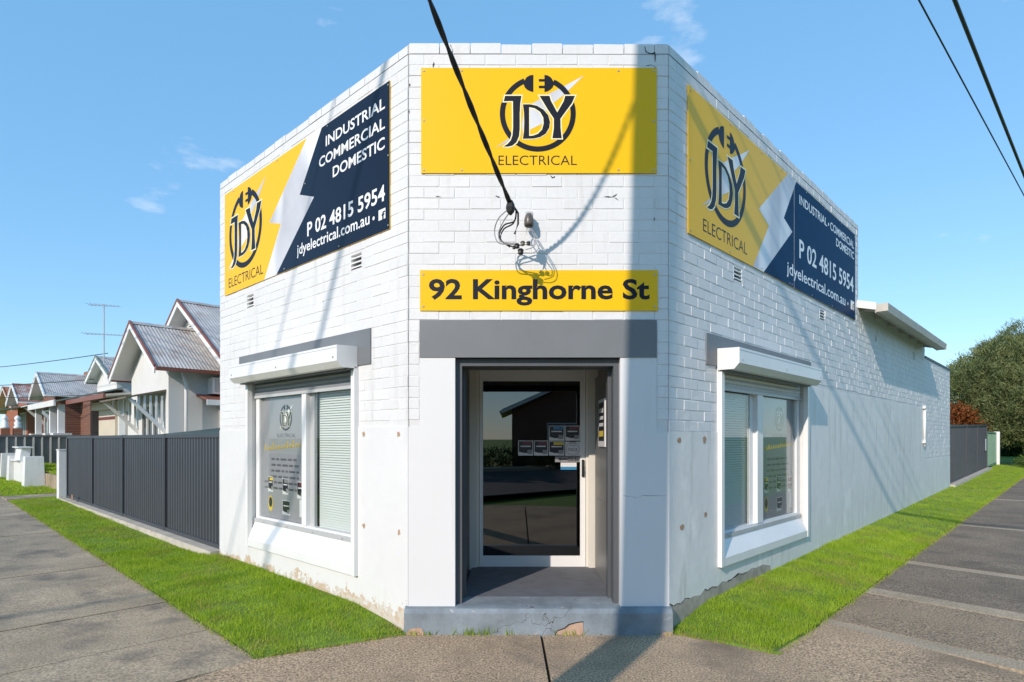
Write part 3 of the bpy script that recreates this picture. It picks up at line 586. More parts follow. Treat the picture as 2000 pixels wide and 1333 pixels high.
bd=thing('notice_board','small framed notice board hung on the open grey porch door','notice board',(.80,.65,1.4))
NB=Fr((.806,0),(0,1),(-1,0)); mb=MB(); mb.box(NB,.46,.84,0,.012,1.44,1.86,0); mb.build('board',SW,bd)
mb=MB(); mb.box(NB,.49,.81,.0122,.0132,1.49,1.83,0); mb.build('printed_sheet',SD,bd)
mb=MB()
for k,(z0,z1) in enumerate(((1.74,1.78),(1.68,1.71),(1.62,1.65))): mb.box(NB,.53,.77,.0135,.0142,z0,z1)
mb.build('printed_lines',SW,bd); mb=MB().box(NB,.53,.77,.0135,.0142,1.53,1.58); mb.build('printed_block',SY,bd)
# windows with roller shutters
def shop_window(fr, wl, u0, u1, zb, left_first, name):
    """u0..u1 outer guide rails; glazing recessed; the panes in order along u: blind pane and film pane"""
    zt=2.13; g=MB()
    for a,b in ((u0,u0+.055),(u1-.055,u1)):
        g.box(fr,a,b,-.005,.045,zb,zt)
    g.box(fr,u0+.055,u1-.055,-.005,.04,zb,zb+.07)
    win=g.build('window',ALU,shop)
    a,b=u0+.055,u1-.055; gl=-.085
    MB().box(fr,a,a+.022,-.07,.0,zb+.3,zt).build('guide_channel',BLACK,win)
    fm=MB(); fm.box(fr,a,a+.085,gl-.03,gl+.035,.63,2.02); fm.box(fr,b-.085,b,gl-.03,gl+.035,.63,2.02)
    fm.box(fr,a+.085,b-.085,gl-.03,gl+.035,.60,.655); fm.box(fr,a+.085,b-.085,gl-.03,gl+.035,1.985,2.02)
    fm.build('frame',ALU,win)
    sill=MB(); sill.prism([fr.p(a,n,z) for n,z in ((gl+.04,.62),(.038,zb+.072),(.02,zb+.06),(-.10,.55))],[fr.p(b,n,z) for n,z in ((gl+.04,.62),(.038,zb+.072),(.02,zb+.06),(-.10,.55))]); sill.build('sill',ALU,win)
    st=MB(); st.box(fr,a+.01,b-.01,gl+.035,gl+.06,.595,.635); st.build('sill_track',ALUG,win)
    sc_=MB()
    for k in range(4):
        u=a+.25+(b-a-.5)*k/3; sc_.box(fr,u-.006,u+.006,gl+.06,gl+.064,.605,.617)
    sc_.build('screw',BOLT,win)
    cu=MB()
    nsl=4
    for k in range(nsl): 
        z0=1.985+.045*k; cu.prism([fr.p(a,n,z) for n,z in ((-.045,z0),(-.035,z0+.02),(-.045,z0+.043),(-.055,z0+.043),(-.055,z0))],[fr.p(b,n,z) for n,z in ((-.045,z0),(-.035,z0+.02),(-.045,z0+.043),(-.055,z0+.043),(-.055,z0))])
    cu.build('shutter_curtain',SHUT if left_first else ALU,win)
    MB().box(fr,a,b,-.058,-.03,1.955,1.984).build('shutter_end_bar',ALUG,win)
    return win,a,b,gl
def shutter_box(fr,u0,u1,wl):
    pr=[(.014,2.305),(.212,2.298),(.212,2.165),(.165,2.115),(.014,2.115)]
    mb=MB(); mb.prism([fr.p(u0,n,z) for n,z in pr],[fr.p(u1,n,z) for n,z in pr]); bx=mb.build('roller_shutter_box',ALU,shop)
    mb=MB(); mb.box(fr,u0+.004,u1-.004,.2125,.2145,2.276,2.279); mb.build('box_seam',ALUG,bx)
    mb=MB(); mb.box(fr,u0+.02,u1-.02,.03,.10,2.104,2.1145); mb.build('box_slot',DGREY,bx)
    mb=MB()
    for u in (u0+.06,(u0+u1)/2,u1-.06): mb.box(fr,u-.008,u+.008,.2125,.2165,2.19,2.206)
    mb.build('screw',BOLT,bx)
def blind(fr,a,b,z0,z1,n,win):
    mb=MB(); k=0; z=z0; th=math.radians(62)
    while z<z1:
        dz=.0115*math.sin(th)*1.0; dn=.0115*math.cos(th)
        mb.add([fr.p(a,n+dn,z-dz),fr.p(b,n+dn,z-dz),fr.p(b,n-dn,z+dz),fr.p(a,n-dn,z+dz)],[(0,1,2,3)]); z+=.0235
    mb.build('blind',SLAT,win,recalc=False)
SLAT=mat('blind_slat',(.66,.70,.67),.5,.02,2)
FINK=mat('film_grey_print',(.04,.04,.045),.4,.02,1)
def film(fr,txt,a,b,z0,z1,n,win,sg):
    """grey printed film behind the pane; sg=+1 when u reads left to right"""
    MB().box(fr,a,b,n-.004,n-.002,z0,z1).build('window_film',FILM,win)
    w_=b-a
    def U(x): return a+x*w_ if sg>0 else -(b-x*w_)
    F_=txt; nn=n-.001
    mb=MB(); logo(mb,F_,U(.56),z1-.25,.135,nn,silver=True); mb.build('printed_logo',[INK,CREAMP,SILV],win,recalc=False)
    mb=MB(); letter(mb,F_,'ELECTRICAL',U(.36),U(.78),z1-.455,.038,nn,0); 
    for k in range(6):
        u=.22 if k<4 else .05; e=.86 if k<4 else .99; zz=z1-.70-.062*k
        while u<e-.03:
            L_=random.Random(k*31+int(u*50)).uniform(.05,.15); L_=min(L_,e-u); m_=int(L_*w_/.012)
            for q in range(m_): mb.poly([F_.p(U(u)+q*.0118+x,nn,zz+zc) for x,zc in ((0,0),(.0065,0),(.0065,.020 if (q*7+k)%3 else .027),(0,.022))])
            u+=L_+.02
    mb.build('printed_lettering',FINK,win,recalc=False)
    mb=MB(); pts=[]
    for q in range(14):          # hand-drawn style line of script, not legible
        x=.06+.92*q/14; h=.075 if q in (0,3,8,10) else .04; y=z1-.60+.004*q
        mb.tube([F_.p(U(x),nn,y),F_.p(U(x)+.016,nn,y+h),F_.p(U(x)+.028,nn,y+h*.75),F_.p(U(x)+.020,nn,y+.004),F_.p(U(x)+.045,nn,y+.012)],.0042,5)
    mb.build('printed_script',SY,win)
    for i,(x,zz,ww,hh,ac) in enumerate(((.20,.36,.12,.165,SY),(.55,.35,.13,.165,SG),(.88,.33,.13,.17,SR),(.57,.13,.17,.15,SD))): card(F_,U(x)-ww/2,U(x)+ww/2,z0+zz-hh/2,z0+zz+hh/2,nn,win,ac)
    mb=MB(); c=[F_.p(U(.20)+.055*math.cos(q),nn,z0+.15+.085*math.sin(q)) for q in np.linspace(0,2*math.pi,20)[:-1]]; mb.poly(c,0); mb.poly([F_.p(U(.20)+.04*math.cos(q),nn+.0006,z0+.165+.055*math.sin(q)) for q in np.linspace(0,2*math.pi,16)[:-1]],1); mb.build('sticker',[SY,SD],win,recalc=False)
    mb=MB(); mb.box(F_,U(.90)-.035,U(.90)+.035,nn,nn+.0006,z0+.06,z0+.235); mb.build('sticker',SW,win)
# the round plug logo (drawn in units of the ring radius)
def logo(mb,fr,cu,cz,R_,n,silver=True):
    k=R_/470.; T=lambda p:((p[0]-570)*k,(600-p[1])*k)
    def put(loops,dn,mi,off=0.0):
        vs,fs=shape2d([[T(p) for p in l] for l in loops],off); mb.add([fr.p(cu+a,n+dn,cz+b) for a,b in vs],fs,mi)
    put([[(1140,128),(890,262),(715,350),(520,465),(405,525),(372,740),(390,850),(230,892),(45,1022),(330,885),(430,822),(500,785),(640,715),(648,600),(760,470),(880,378)]],.0004,2)
    rg=[(570+470*math.cos(a),600-470*math.sin(a)) for a in np.linspace(math.radians(112),math.radians(424),70)]+[(570+405*math.cos(a),600-405*math.sin(a)) for a in np.linspace(math.radians(424),math.radians(112),70)]
    put([rg],.0008,0)
    put([[(515,120),(470,126),(430,150),(402,195),(395,240),(410,278),(440,306),(480,324),(515,332)]],.0009,0)
    put([[(652,120),(690,126),(730,150),(760,195),(768,240),(752,278),(722,306),(690,324),(652,332)]],.0009,0)
    put([[(583,172),(655,172),(655,203),(583,203)]],.0009,0); put([[(583,254),(655,254),(655,285),(583,285)]],.0009,0)
    J=[(165,380),(368,380),(354,470),(347,600),(347,790),(338,880),(305,955),(255,996),(200,1010),(145,1006),(195,975),(235,930),(256,870),(264,780),(264,600),(262,445),(148,447)]
    Do=[(385,485),(470,484),(560,502),(640,550),(700,620),(721,700),(712,775),(668,848),(600,890),(520,909),(385,912),(398,820),(402,700),(398,580)]
    Di=[(463,520),(530,533),(598,578),(637,648),(643,720),(622,798),(570,850),(510,872),(463,876)]
    Y=[(590,380),(715,380),(732,440),(810,585),(888,450),(908,380),(1030,380),(992,470),(850,662),(852,780),(866,905),(750,905),(768,780),(768,660),(690,545),(640,460)]
    g=11*k
    for l in ([J],[Y]):
        grow=[]
        for q in l:
            c=Vector((sum(p[0] for p in q)/len(q),sum(p[1] for p in q)/len(q)))
            m_=len(q); area=sum(q[i][0]*q[(i+1)%m_][1]-q[(i+1)%m_][0]*q[i][1] for i in range(m_)); sg=1 if area>0 else -1; o_=[]
            for i in range(m_):
                p0,p1,p2=Vector(q[i-1]),Vector(q[i]),Vector(q[(i+1)%m_]); d1=(p1-p0).normalized(); d2=(p2-p1).normalized(); n1=Vector((d1.y,-d1.x))*sg; n2=Vector((d2.y,-d2.x))*sg; b=(n1+n2); 
                b=b/max(.5,(1+n1.dot(n2))); o_.append(tuple(p1+b*15))
            grow.append(o_)
        put(grow,.0012,1)
    put([[(x+(x-550)*.045,y+(y-700)*.045) for x,y in Do],[(540+(x-540)*.86,700+(y-700)*.90) for x,y in Di]],.0011,1)
    put([J],.0016,0); put([Do,Di],.0016,0); put([Y],.0016,0)
win,a,b,gl=shop_window(LEFT,wall_l,.70,2.905,.33,True,'l')
MB().box(LEFT,1.70,1.79,gl-.04,gl+.045,.655,1.985).build('mullion',ALU,win)
MB().box(LEFT,a+.085,1.70,gl-.008,gl-.002,.655,1.985).build('pane',GLASS,win)
MB().box(LEFT,1.79,b-.085,gl+.006,gl+.012,.655,1.985).build('pane',GLASS,win)
MB().box(LEFT,1.62,1.70,gl-.03,gl+.0,.655,1.985).build('sliding_stile',ALUG,win)
blind(LEFT,a+.085,1.60,.66,1.96,gl-.045,win)
film(LEFT,LEFTT,1.79,b-.085,.66,1.98,gl,win,-1)
shutter_box(LEFT,.70,2.925,wall_l)
win,a,b,gl=shop_window(RIGHT,wall_r,.86,3.215,.375,False,'r')
MB().box(RIGHT,1.885,2.03,gl-.04,gl+.045,.655,1.985).build('mullion',ALU,win)
MB().box(RIGHT,a+.085,1.80,gl-.008,gl-.002,.655,1.985).build('pane',GLASS2,win)
MB().box(RIGHT,2.03,b-.085,gl+.006,gl+.012,.655,1.985).build('pane',GLASS2,win)
MB().box(RIGHT,1.80,1.885,gl-.03,gl+.0,.655,1.985).build('sliding_stile',ALU,win)
blind(RIGHT,a+.085,1.82,.66,1.96,gl-.045,win)
film(RIGHT,RIGHT,2.03,b-.085,.66,1.98,gl,win,1)
shutter_box(RIGHT,.835,3.10,wall_r)
# rear walls, floor, ceiling and roofs
E_=LEFT.p(LT,0,0); C_=RIGHT.p(5.5,0,0); mm=(C_[0]-E_[0])*RD[0]+(C_[1]-E_[1])*RD[1]
BK=Fr((E_[0],E_[1]),RD,(LD[0],LD[1]))
MB().box(BK,.02,mm,-.23,0,-.05,TOP-.02).build('rear_wall',MORT,shop)
G_=BK.p(mm,0,0); IN=lambda q,z:(q[0],q[1],z)
def floorpoly(name,z0,z1,m,ins=.24):
    c=Vector((sum(p[0] for p in (A,B,C_,G_,E_))/5,sum(p[1] for p in (A,B,C_,G_,E_))/5)); pts=[]
    for p in (A,B,C_,G_,E_):
        v=Vector((p[0],p[1])); d=(c-v).normalized(); pts.append(v+d*ins)
    MB().prism([(p.x,p.y,z0) for p in pts],[(p.x,p.y,z1) for p in pts]).build(name,m,shop)
floorpoly('roof_deck',4.05,4.15,ALUG); floorpoly('ceiling',2.8,2.85,INTER); floorpoly('interior_floor',.12,.185,CARPET)
MB().box(RIGHT,5.45,5.7,-6,-.24,.0,3.4).build('rear_wall',INTER,shop)
MB().box(BK,mm,mm+9,-.23,0,-.05,3.1).build('rear_wall',MORT,shop)
# skillion roof over the rear rooms, its eaves and gutter
SLp=.28
def rz(n): return 3.47-SLp*(n-.0)
rf=MB()
for k in range(int((10.52-5.47)/.08)+1):
    t0=5.47+.08*k; z=.012 if k%2 else 0
    rf.prism([RIGHT.p(t0,n,rz(n)+z+q) for n,q in ((.30,0),(-5.2,0),(-5.2,.02),(.30,.02))],[RIGHT.p(t0+.08,n,rz(n)+.012-z+q) for n,q in ((.30,0),(-5.2,0),(-5.2,.02),(.30,.02))])
roof=rf.build('eaves_roof',ALUG,shop)
for t in (5.62,6.45,7.3,8.15,9.0,9.85,10.4):
    MB().prism([RIGHT.p(t,n,rz(n)-q) for n,q in ((.22,.012),(-.3,.012),(-.3,.10),(.22,.08))],[RIGHT.p(t+.045,n,rz(n)-q) for n,q in ((.22,.012),(-.3,.012),(-.3,.10),(.22,.08))]).build('rafter',RAFT,roof)
MB().box(RIGHT,5.47,10.5,.222,.238,3.29,3.405).build('fascia',RAFT,roof)
gt=MB(); gp=[(.24,3.31),(.36,3.31),(.375,3.405),(.385,3.41),(.385,3.40),(.368,3.30),(.24,3.30)]
gt.prism([RIGHT.p(5.46,n,z) for n,z in gp],[RIGHT.p(10.52,n,z) for n,z in gp]); gt.box(RIGHT,5.452,5.462,.24,.386,3.30,3.412); gt.box(RIGHT,10.52,10.528,.24,.386,3.30,3.41)
gt=gt.build('gutter',RAFT,roof)
MB().prism([RIGHT.p(5.455,n,rz(n)+q) for n,q in ((.24,-.07),(-.25,-.07),(-.25,.035),(.24,.035))],[RIGHT.p(5.475,n,rz(n)+q) for n,q in ((.24,-.07),(-.25,-.07),(-.25,.035),(.24,.035))]).build('barge_board',OWHITE,roof)
for t in (6.2,7.0,7.8): MB().box(RIGHT,t,t+.03,.30,.392,3.405,3.415).build('gutter_bracket',OWHITE,roof)
MB().box(RIGHT,10.6,13.90,-TH-.02,.02,3.172,3.215).build('parapet_capping',COLB,shop)
MB().box(RIGHT,10.65,13.85,-5,-TH,2.9,2.95).build('roof_deck',ALUG,shop)
# conduit on the right wall
cd=MB(); cd.tube([RIGHT.p(10.42,.03,1.35),RIGHT.p(10.42,.03,2.18)],.024,8); cd=cd.build('conduit',OWHITE,shop,smooth=True)
for z in (1.42,2.12): MB().box(RIGHT,10.34,10.50,.008,.058,z,z+.05).build('conduit_clip',OWHITE,cd)
# ------------------------------------------------------------------ signs
def screws(fr, pts, n, par):
    mb_=None
    for u,z in pts:
        c=fr.p(u,n,z); mb=MB(); mb.prism([fr.p(u+.009*math.cos(a),n,z+.009*math.sin(a)) for a in np.linspace(0,2*math.pi,9)[:-1]],[fr.p(u+.005*math.cos(a),n+.004,z+.005*math.sin(a)) for a in np.linspace(0,2*math.pi,9)[:-1]]); mb.build('screw',BOLT,par)
def words(fr,par,m,name,*args,**kw):
    mb=MB(); letter(mb,fr,*args,**kw); return mb.build(name,m,par,recalc=False)
s1=thing('shop_sign','yellow panel with round plug logo above the shop entrance','sign',FRONT.p(.21,0,3.58))
MB().box(FRONT,-.708,1.128,.006,.014,3.58,4.40).build('panel',YEL,s1)
mb=MB(); logo(mb,FRONT,.201,4.042,.296,.0145); mb.build('logo',[INK,CREAMP,SILV],s1,recalc=False)
words(FRONT,s1,INK,'lettering','ELECTRICAL',-.105,.505,3.642,.074,.0150,-.006)
screws(FRONT,[(-.685,4.375),(-.39,4.378),(.83,4.375),(1.105,4.378),(-.685,3.99),(1.105,3.985),(-.685,3.605),(-.39,3.603),(.83,3.603),(1.105,3.605)],.0145,s1)
s2=thing('street_number_sign','yellow sign reading 92 Kinghorne St over the entrance lintel','sign',FRONT.p(.21,0,2.508))
MB().box(FRONT,-.716,1.136,.006,.014,2.508,2.824).build('panel',YEL,s2)
words(FRONT,s2,INK,'lettering','92 Kinghorne St',-.648,1.072,2.602,.146,.0146,.027)
screws(FRONT,[(-.69,2.79),(-.69,2.54),(1.11,2.79),(1.11,2.54)],.0145,s2)
# left street sign (u reads left to right as -t)
s3=thing('shop_sign','long yellow and black panel with white lettering on the sunlit left wall','sign',LEFT.p(1.9,0,3.2))
MB().box(LEFT,.228,3.558,.006,.014,3.203,4.398).build('panel',YEL,s3)
def flat(fr,par,pts,n,m,name): return MB().poly([fr.p(u,n,z) for u,z in pts]).build(name,m,par,recalc=False)
flat(LEFTT,s3,[(-1.302,4.3975),(-.2285,4.3975),(-.2285,3.2035),(-2.222,3.2035),(-1.445,3.795),(-1.724,3.892)],.0143,NAVY,'dark_field')
flat(LEFTT,s3,[(-1.582,4.3975),(-1.302,4.3975),(-1.724,3.892),(-1.445,3.795),(-2.222,3.2035),(-2.50,3.2035),(-2.122,3.705),(-2.382,3.781)],.0146,SILV,'lightning_bolt')
mb=MB(); logo(mb,LEFTT,-2.99,3.865,.432,.0145); mb.build('logo',[INK,CREAMP,SILV],s3,recalc=False)
words(LEFTT,s3,INK,'lettering','ELECTRICAL',-3.44,-2.53,3.275,.108,.0150,-.006)
for tx,a,b,z,c,bo in (('INDUSTRIAL',-1.228,-.293,4.20,.089,.016),('COMMERCIAL',-1.35,-.293,4.038,.089,.016),('DOMESTIC',-1.104,-.296,3.876,.092,.016),('P 02 4815 5954',-1.573,-.293,3.452,.125,.018),('jdyelectrical.com.au',-1.78,-.515,3.313,.098,.012)):
    words(LEFTT,s3,WPRINT,'lettering',tx,a,b,z,c,.0150,bo)
def fbicon(fr,par,u0,u1,z0,z1,n):
    flat(fr,par,[(u0,z0),(u1,z0),(u1,z1),(u0,z1)],n,WPRINT,'social_icon'); words(fr,par,NAVY,'lettering','f',u0+.45*(u1-u0),u1-.05*(u1-u0),z0,.72*(z1-z0),n+.0008,.03)
def dot(fr,par,u,z,r,n): flat(fr,par,[(u+r*math.cos(a),z+r*math.sin(a)) for a in np.linspace(0,2*math.pi,13)[:-1]],n,WPRINT,'bullet')
fbicon(LEFTT,s3,-.383,-.286,3.303,3.388,.0150); dot(LEFTT,s3,-.455,3.343,.016,.0150)
screws(LEFT,[(.25,4.37),(1.2,4.375),(2.2,4.375),(3.3,4.37),(.25,3.8),(1.62,3.97),(.25,3.235),(1.0,3.23),(2.05,3.23),(3.3,3.23),(3.53,3.8)],.0150,s3)
# right street sign
s4=thing('shop_sign','long yellow and navy panel with white lettering on the shaded right wall','sign',RIGHT.p(2.8,0,3.19))
MB().box(RIGHT,.296,5.289,.006,.014,3.192,4.402).build('panel',YEL,s4)
flat(RIGHT,s4,[(2.86,4.4015),(5.2885,4.4015),(5.2885,3.1925),(1.90,3.1925),(2.731,3.805),(2.467,3.89)],.0143,NAVYR,'dark_field')
flat(RIGHT,s4,[(2.59,4.4015),(2.86,4.4015),(2.467,3.89),(2.731,3.805),(1.90,3.1925),(1.63,3.1925),(2.04,3.694),(1.777,3.799)],.0146,SILV,'lightning_bolt')
MB().box(RIGHT,2.787,2.791,.0142,.0156,3.192,4.402).build('panel_joint',ALUG,s4)
mb=MB(); logo(mb,RIGHT,1.02,3.865,.432,.0145); mb.build('logo',[INK,CREAMP,SILV],s4,recalc=False)
words(RIGHT,s4,INK,'lettering','ELECTRICAL',.56,1.484,3.272,.108,.0150,-.006)
for tx,a,b,z,c,bo in (('INDUSTRIAL',2.96,3.985,4.185,.098,.014),('COMMERCIAL',4.12,5.225,4.185,.098,.014),('DOMESTIC',4.376,5.225,4.035,.10,.014),('P 02 4815 5954',2.959,5.20,3.572,.205,.014),('jdyelectrical.com.au',2.557,4.80,3.318,.128,.010)):
    words(RIGHT,s4,WPRINT,'lettering',tx,a,b,z,c,.0150,bo)
fbicon(RIGHT,s4,5.06,5.235,3.315,3.44,.0150); dot(RIGHT,s4,4.05,4.23,.022,.0150); dot(RIGHT,s4,4.92,3.365,.022,.0150)
screws(RIGHT,[(.33,4.37),(1.1,4.378),(1.85,4.378),(2.4,4.378),(3.2,4.378),(3.9,4.378),(4.6,4.378),(5.25,4.36),(.33,3.8),(.33,3.22),(1.1,3.218),(1.85,3.218),(2.65,3.218),(2.72,3.218),(3.4,3.218),(4.2,3.218),(5.25,3.24)],.0150,s4)
# ------------------------------------------------------------------ power pole behind the camera, wires
def sag(p,q,s,n=24): 
    p,q=Vector(p),Vector(q); return [p.lerp(q,i/n)-Vector((0,0,4*s*(i/n)*(1-i/n))) for i in range(n+1)]
PX,PY=-2.15,-5.13
pole=thing('power_pole','round timber power pole with crossarms standing at the kerb','pole',(PX,PY,0))
MB().tube([(PX-.008,PY,-.3),(PX+.075,PY,3),(PX+.155,PY,6.2),(PX+.255,PY,10.2)],[.168,.162,.152,.14],20).build('shaft',POLE,pole,smooth=True)
cn=Vector((-.687,-.7267,0))
for z in (9.35,8.25): MB().prism([Vector((PX,PY,z))+cn*(-1.15)+Vector((0,0,a)) for a in (0,.11)]+[Vector((PX,PY,z))+cn*(-1.15)+Vector((.09,-.08,a)) for a in (.11,0)],[Vector((PX,PY,z))+cn*1.15+Vector((0,0,a)) for a in (0,.11)]+[Vector((PX,PY,z))+cn*1.15+Vector((.09,-.08,a)) for a in (.11,0)]).build('crossarm',POLE,pole)
for z in (8.25,):
    for k in (-1.0,-.45,.45,1.0):
        c=Vector((PX,PY,z+.11))+cn*k; MB().lathe(c,[(.03,0),(.045,.03),(.03,.06),(.045,.09),(.02,.13)],10).build('insulator',INSUL,pole)
for i,(zz,k) in enumerate(((7.30,-.32),(7.45,-.18),(7.62,.16))):
    c=Vector((PX+.18,PY,zz))+cn*k; ld=Vector((LD[0],LD[1],0)); mb=MB()
    mb.tube(sag(c,c-ld*40,.5),.024,8); tag(mb.build('power_line',CABLE,smooth=True),('lowest','middle','highest')[i]+' of the thick bundled cables fixed to the pole shaft','power line','bundled cables along the left street')
for i,k in enumerate((-1.0,-.45,.45,1.0)):
    c=Vector((PX,PY,8.46))+cn*k; ld=Vector((LD[0],LD[1],0)); mb=MB()
    mb.tube(sag(c+ld*40,c,.5)+sag(c,c-ld*40,.5)[1:],.011+.004*(i%2),6); tag(mb.build('power_line',CABLE),('outermost','outer middle','inner middle','innermost')[i]+' overhead line along the left street','power line','overhead lines along the left street')
mb=MB(); p0=Vector((-13.5,-15.0,9.0)); d=Vector((6.76,6.6,0))
mb.tube(sag(p0,p0+d*9,.05,40),.034,8); tag(mb.build('power_line',CABLE,smooth=True),'thick black bundled cable crossing the sky at upper right','power line','overhead lines along the right street')
mb=MB(); p0=Vector((-15.0,-15.0,9.0)); d=Vector((8.67,8.12,0))
mb.tube(sag(p0,p0+d*8,.05,40),.015,8); tag(mb.build('power_line',CABLE,smooth=True),'thin wire crossing the sky beside the thick cable','power line','overhead lines along the right street')
def fp(px,py,y): d=4.704+y; return Vector(((px-1000)*d/1176,y,1.512+(857-py)*d/1176))
sv=thing('service_cable','black service cable running down to the wires on the front wall','cable',(0,-.2,3.0))
KN=fp(997,400,-.40)
def twist(path,r,o,ph):
    mb=MB()
    for k in (0,1):
        pts=[]
        for i,p in enumerate(path):
            a=ph+k*math.pi+i*.9; pts.append(Vector(p)+Vector((math.cos(a)*o,0,math.sin(a)*o)))
        mb.tube(pts,r,7)
    return mb
top=Vector((PX+.12,PY+.1,7.25)); cab=sag(KN,top,.24,90)
twist(cab,.0105,.008,0).build('cable',CABLE,sv,smooth=True)
mb=MB(); mb.lathe(KN-Vector((0,0,.045)),[(.008,-.03),(.026,-.01),(.034,.02),(.028,.05),(.014,.075)],10); mb.build('strain_clamp',CABLE,sv)
mb=MB(); mb.tube([KN+Vector((.02,0,-.01)),KN+Vector((.055,.03,-.05)),KN+Vector((.055,.05,-.12)),KN+Vector((.03,.06,-.19))],.008,6); mb.build('tail',CABLE,sv)
def curve(pts,n=8):
    P=[Vector(p) for p in pts]; o=[]
    for i in range(len(P)-1):
        p0,p1,p2,p3=P[max(i-1,0)],P[i],P[i+1],P[min(i+2,len(P)-1)]
        for k in range(n):
            t=k/n; o.append(.5*((2*p1)+(-p0+p2)*t+(2*p0-5*p1+4*p2-p3)*t*t+(-p0+3*p1-3*p2+p3)*t**3))
    return o+[P[-1]]
loops=[([(1003,402,-.38),(976,424,-.34),(966,450,-.27),(973,474,-.27),(1000,478,-.27),(1020,480,-.27)],.0045,GWIRE),([(1001,408,-.38),(985,430,-.34),(974,455,-.27),(980,473,-.25),(1010,476,-.27)],.0045,GWIRE),
 ([(1008,410,-.38),(1005,432,-.33),(985,440,-.27),(975,460,-.25),(983,474,-.25),(1005,484,-.27)],.0055,CABLE),([(1009,412,-.38),(1003,436,-.32),(984,448,-.22),(978,468,-.22),(996,483,-.25)],.0055,CABLE),
 ([(1030,446,-.10),(1036,460,-.22),(1044,472,-.25),(1040,480,-.27),(1026,478,-.27)],.0035,GWIRE),([(1034,446,-.10),(1044,462,-.25),(1046,476,-.27),(1040,484,-.27),(1026,488,-.27)],.0035,GWIRE),([(1037,446,-.10),(1050,466,-.25),(1052,484,-.27),(1042,494,-.27),(1024,494,-.27)],.0035,GWIRE),([(1028,446,-.09),(1028,460,-.07),(1034,470,-.10),(1036,478,-.22)],.004,OWHITE)]
for pts,r,m_ in loops: MB().tube(curve([fp(*p) for p in pts]),r,6).build('wire_loop',m_,sv,smooth=True)
for q,(px,py,w_) in enumerate(((1010,481,.030),(1021,476,.028),(1032,476,.024),(1017,492,.036),(1004,484,.02))):
    c=fp(px,py,-.27); mb=MB(); mb.lathe(c-Vector((0,0,w_*.6)),[(w_*.35,0),(w_*.62,w_*.2),(w_*.55,w_*.7),(w_*.7,w_*.9),(w_*.4,w_*1.2)],8); mb.build('wire_connector',BLACK if q!=1 else INSUL,sv)
ins=thing('wall_insulator','brown egg shaped insulator bracketed to the front wall','insulator',fp(1033,440,-.05))
c=fp(1033,442,-.085); mb=MB(); mb.lathe(c,[(.034,0),(.038,.015),(.036,.05),(.028,.08),(.014,.098),(.004,.104)],14); mb.build('insulator_body',INSUL,ins,smooth=True)
mb=MB(); mb.lathe(c-Vector((0,0,.008)),[(.024,0),(.034,.008)],12); mb.build('insulator_base',BLACK,ins)
mb=MB(); mb.box(FRONT,.115,.150,.0,.10,3.235,3.25); mb.box(FRONT,.105,.160,.0055,.010,3.19,3.28); mb.build('bracket',ALUG,ins)
# ------------------------------------------------------------------ sheet metal fences
def ribbed(fr,u0,u1,n,z0,z1,pitch=.1,dep=.022,slope=0.0):
    mb=MB(); k=int(round((u1-u0)/pitch)); pr=[]
    for i in range(k):
        a=u0+(u1-u0)*i/k; w_=(u1-u0)/k; pr+=[(a,0),(a+.45*w_,0),(a+.55*w_,-dep),(a+.9*w_,-dep)]
    pr.append((u1,0)); vs=[]; 
    for u,d in pr: vs+=[fr.p(u,n+d,z0(u)),fr.p(u,n+d,z1(u))]
    mb.add(vs,[(2*i,2*i+2,2*i+3,2*i+1) for i in range(len(pr)-1)]); return mb
def fence(name,label,fr,posts,n,ground,zt,m,mp,first=True,plinth=True):
    t0,t1=posts[0],posts[-1]; f=thing(name,label,'fence',fr.p((t0+t1)/2,n,ground((t0+t1)/2)))
    for i,(a,b) in enumerate(zip(posts[:-1],posts[1:])):
        ribbed(fr,a+.02,b-.075,n,lambda u:ground(u)+.07,lambda u:zt(u)-.03).build('sheet_panel',m,f,recalc=False)
        for z0,z1,nm in ((-.055,0,'top_rail'),(None,None,'bottom_rail')):
            p=[]
            for u in (a+.025,b-.025):
                zz=(zt(u)-.05,zt(u)) if nm=='top_rail' else (ground(u)+.03,ground(u)+.085); p+=[[fr.p(u,n-.034,zz[0]),fr.p(u,n+.014,zz[0]),fr.p(u,n+.014,zz[1]),fr.p(u,n-.034,zz[1])]]
            MB().prism(*p).build(nm,mp,f)
    for a in posts:
        if a>posts[0]: MB().box(fr,a-.08,a-.025,n-.034,n-.012,ground(a)+.06,zt(a)-.052).build('black_strip',BLACK,f)  # plain black strip between the sheet edge and the post
        mb=MB(); mb.box(fr,a-.024,a+.024,n-.038,n-.026,ground(a)-.05,zt(a)+.004); mb.box(fr,a-.024,a-.012,n-.026,n+.018,ground(a)-.05,zt(a)+.004); mb.box(fr,a+.012,a+.024,n-.026,n+.018,ground(a)-.05,zt(a)+.004); mb.box(fr,a-.012,a+.012,n-.026,n+.018,ground(a)-.05,zt(a)+.003); mb.build('post',mp,f)
    if plinth: MB().prism([fr.p(t0,x,ground(t0)+z) for x,z in ((-.10,.03),(.10,.03),(.12,-.08),(-.10,-.08))],[fr.p(t1,x,ground(t1)+z) for x,z in ((-.10,.03),(.10,.03),(.12,-.08),(-.10,-.08))]).build('plinth',CONCW,f)
    return f
gl_=lambda t: .10+.0065*t
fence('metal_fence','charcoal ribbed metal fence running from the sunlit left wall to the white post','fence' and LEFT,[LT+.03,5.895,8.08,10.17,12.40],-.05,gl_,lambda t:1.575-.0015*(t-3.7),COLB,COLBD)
gr_=lambda t: .13+.0155*t
fence('metal_fence','charcoal ribbed metal fence beyond the shaded right wall',RIGHT,[13.93,14.75,17.3,19.85,22.42],-.05,gr_,lambda t:1.85+.017*(t-13.9),COLB,COLBD)
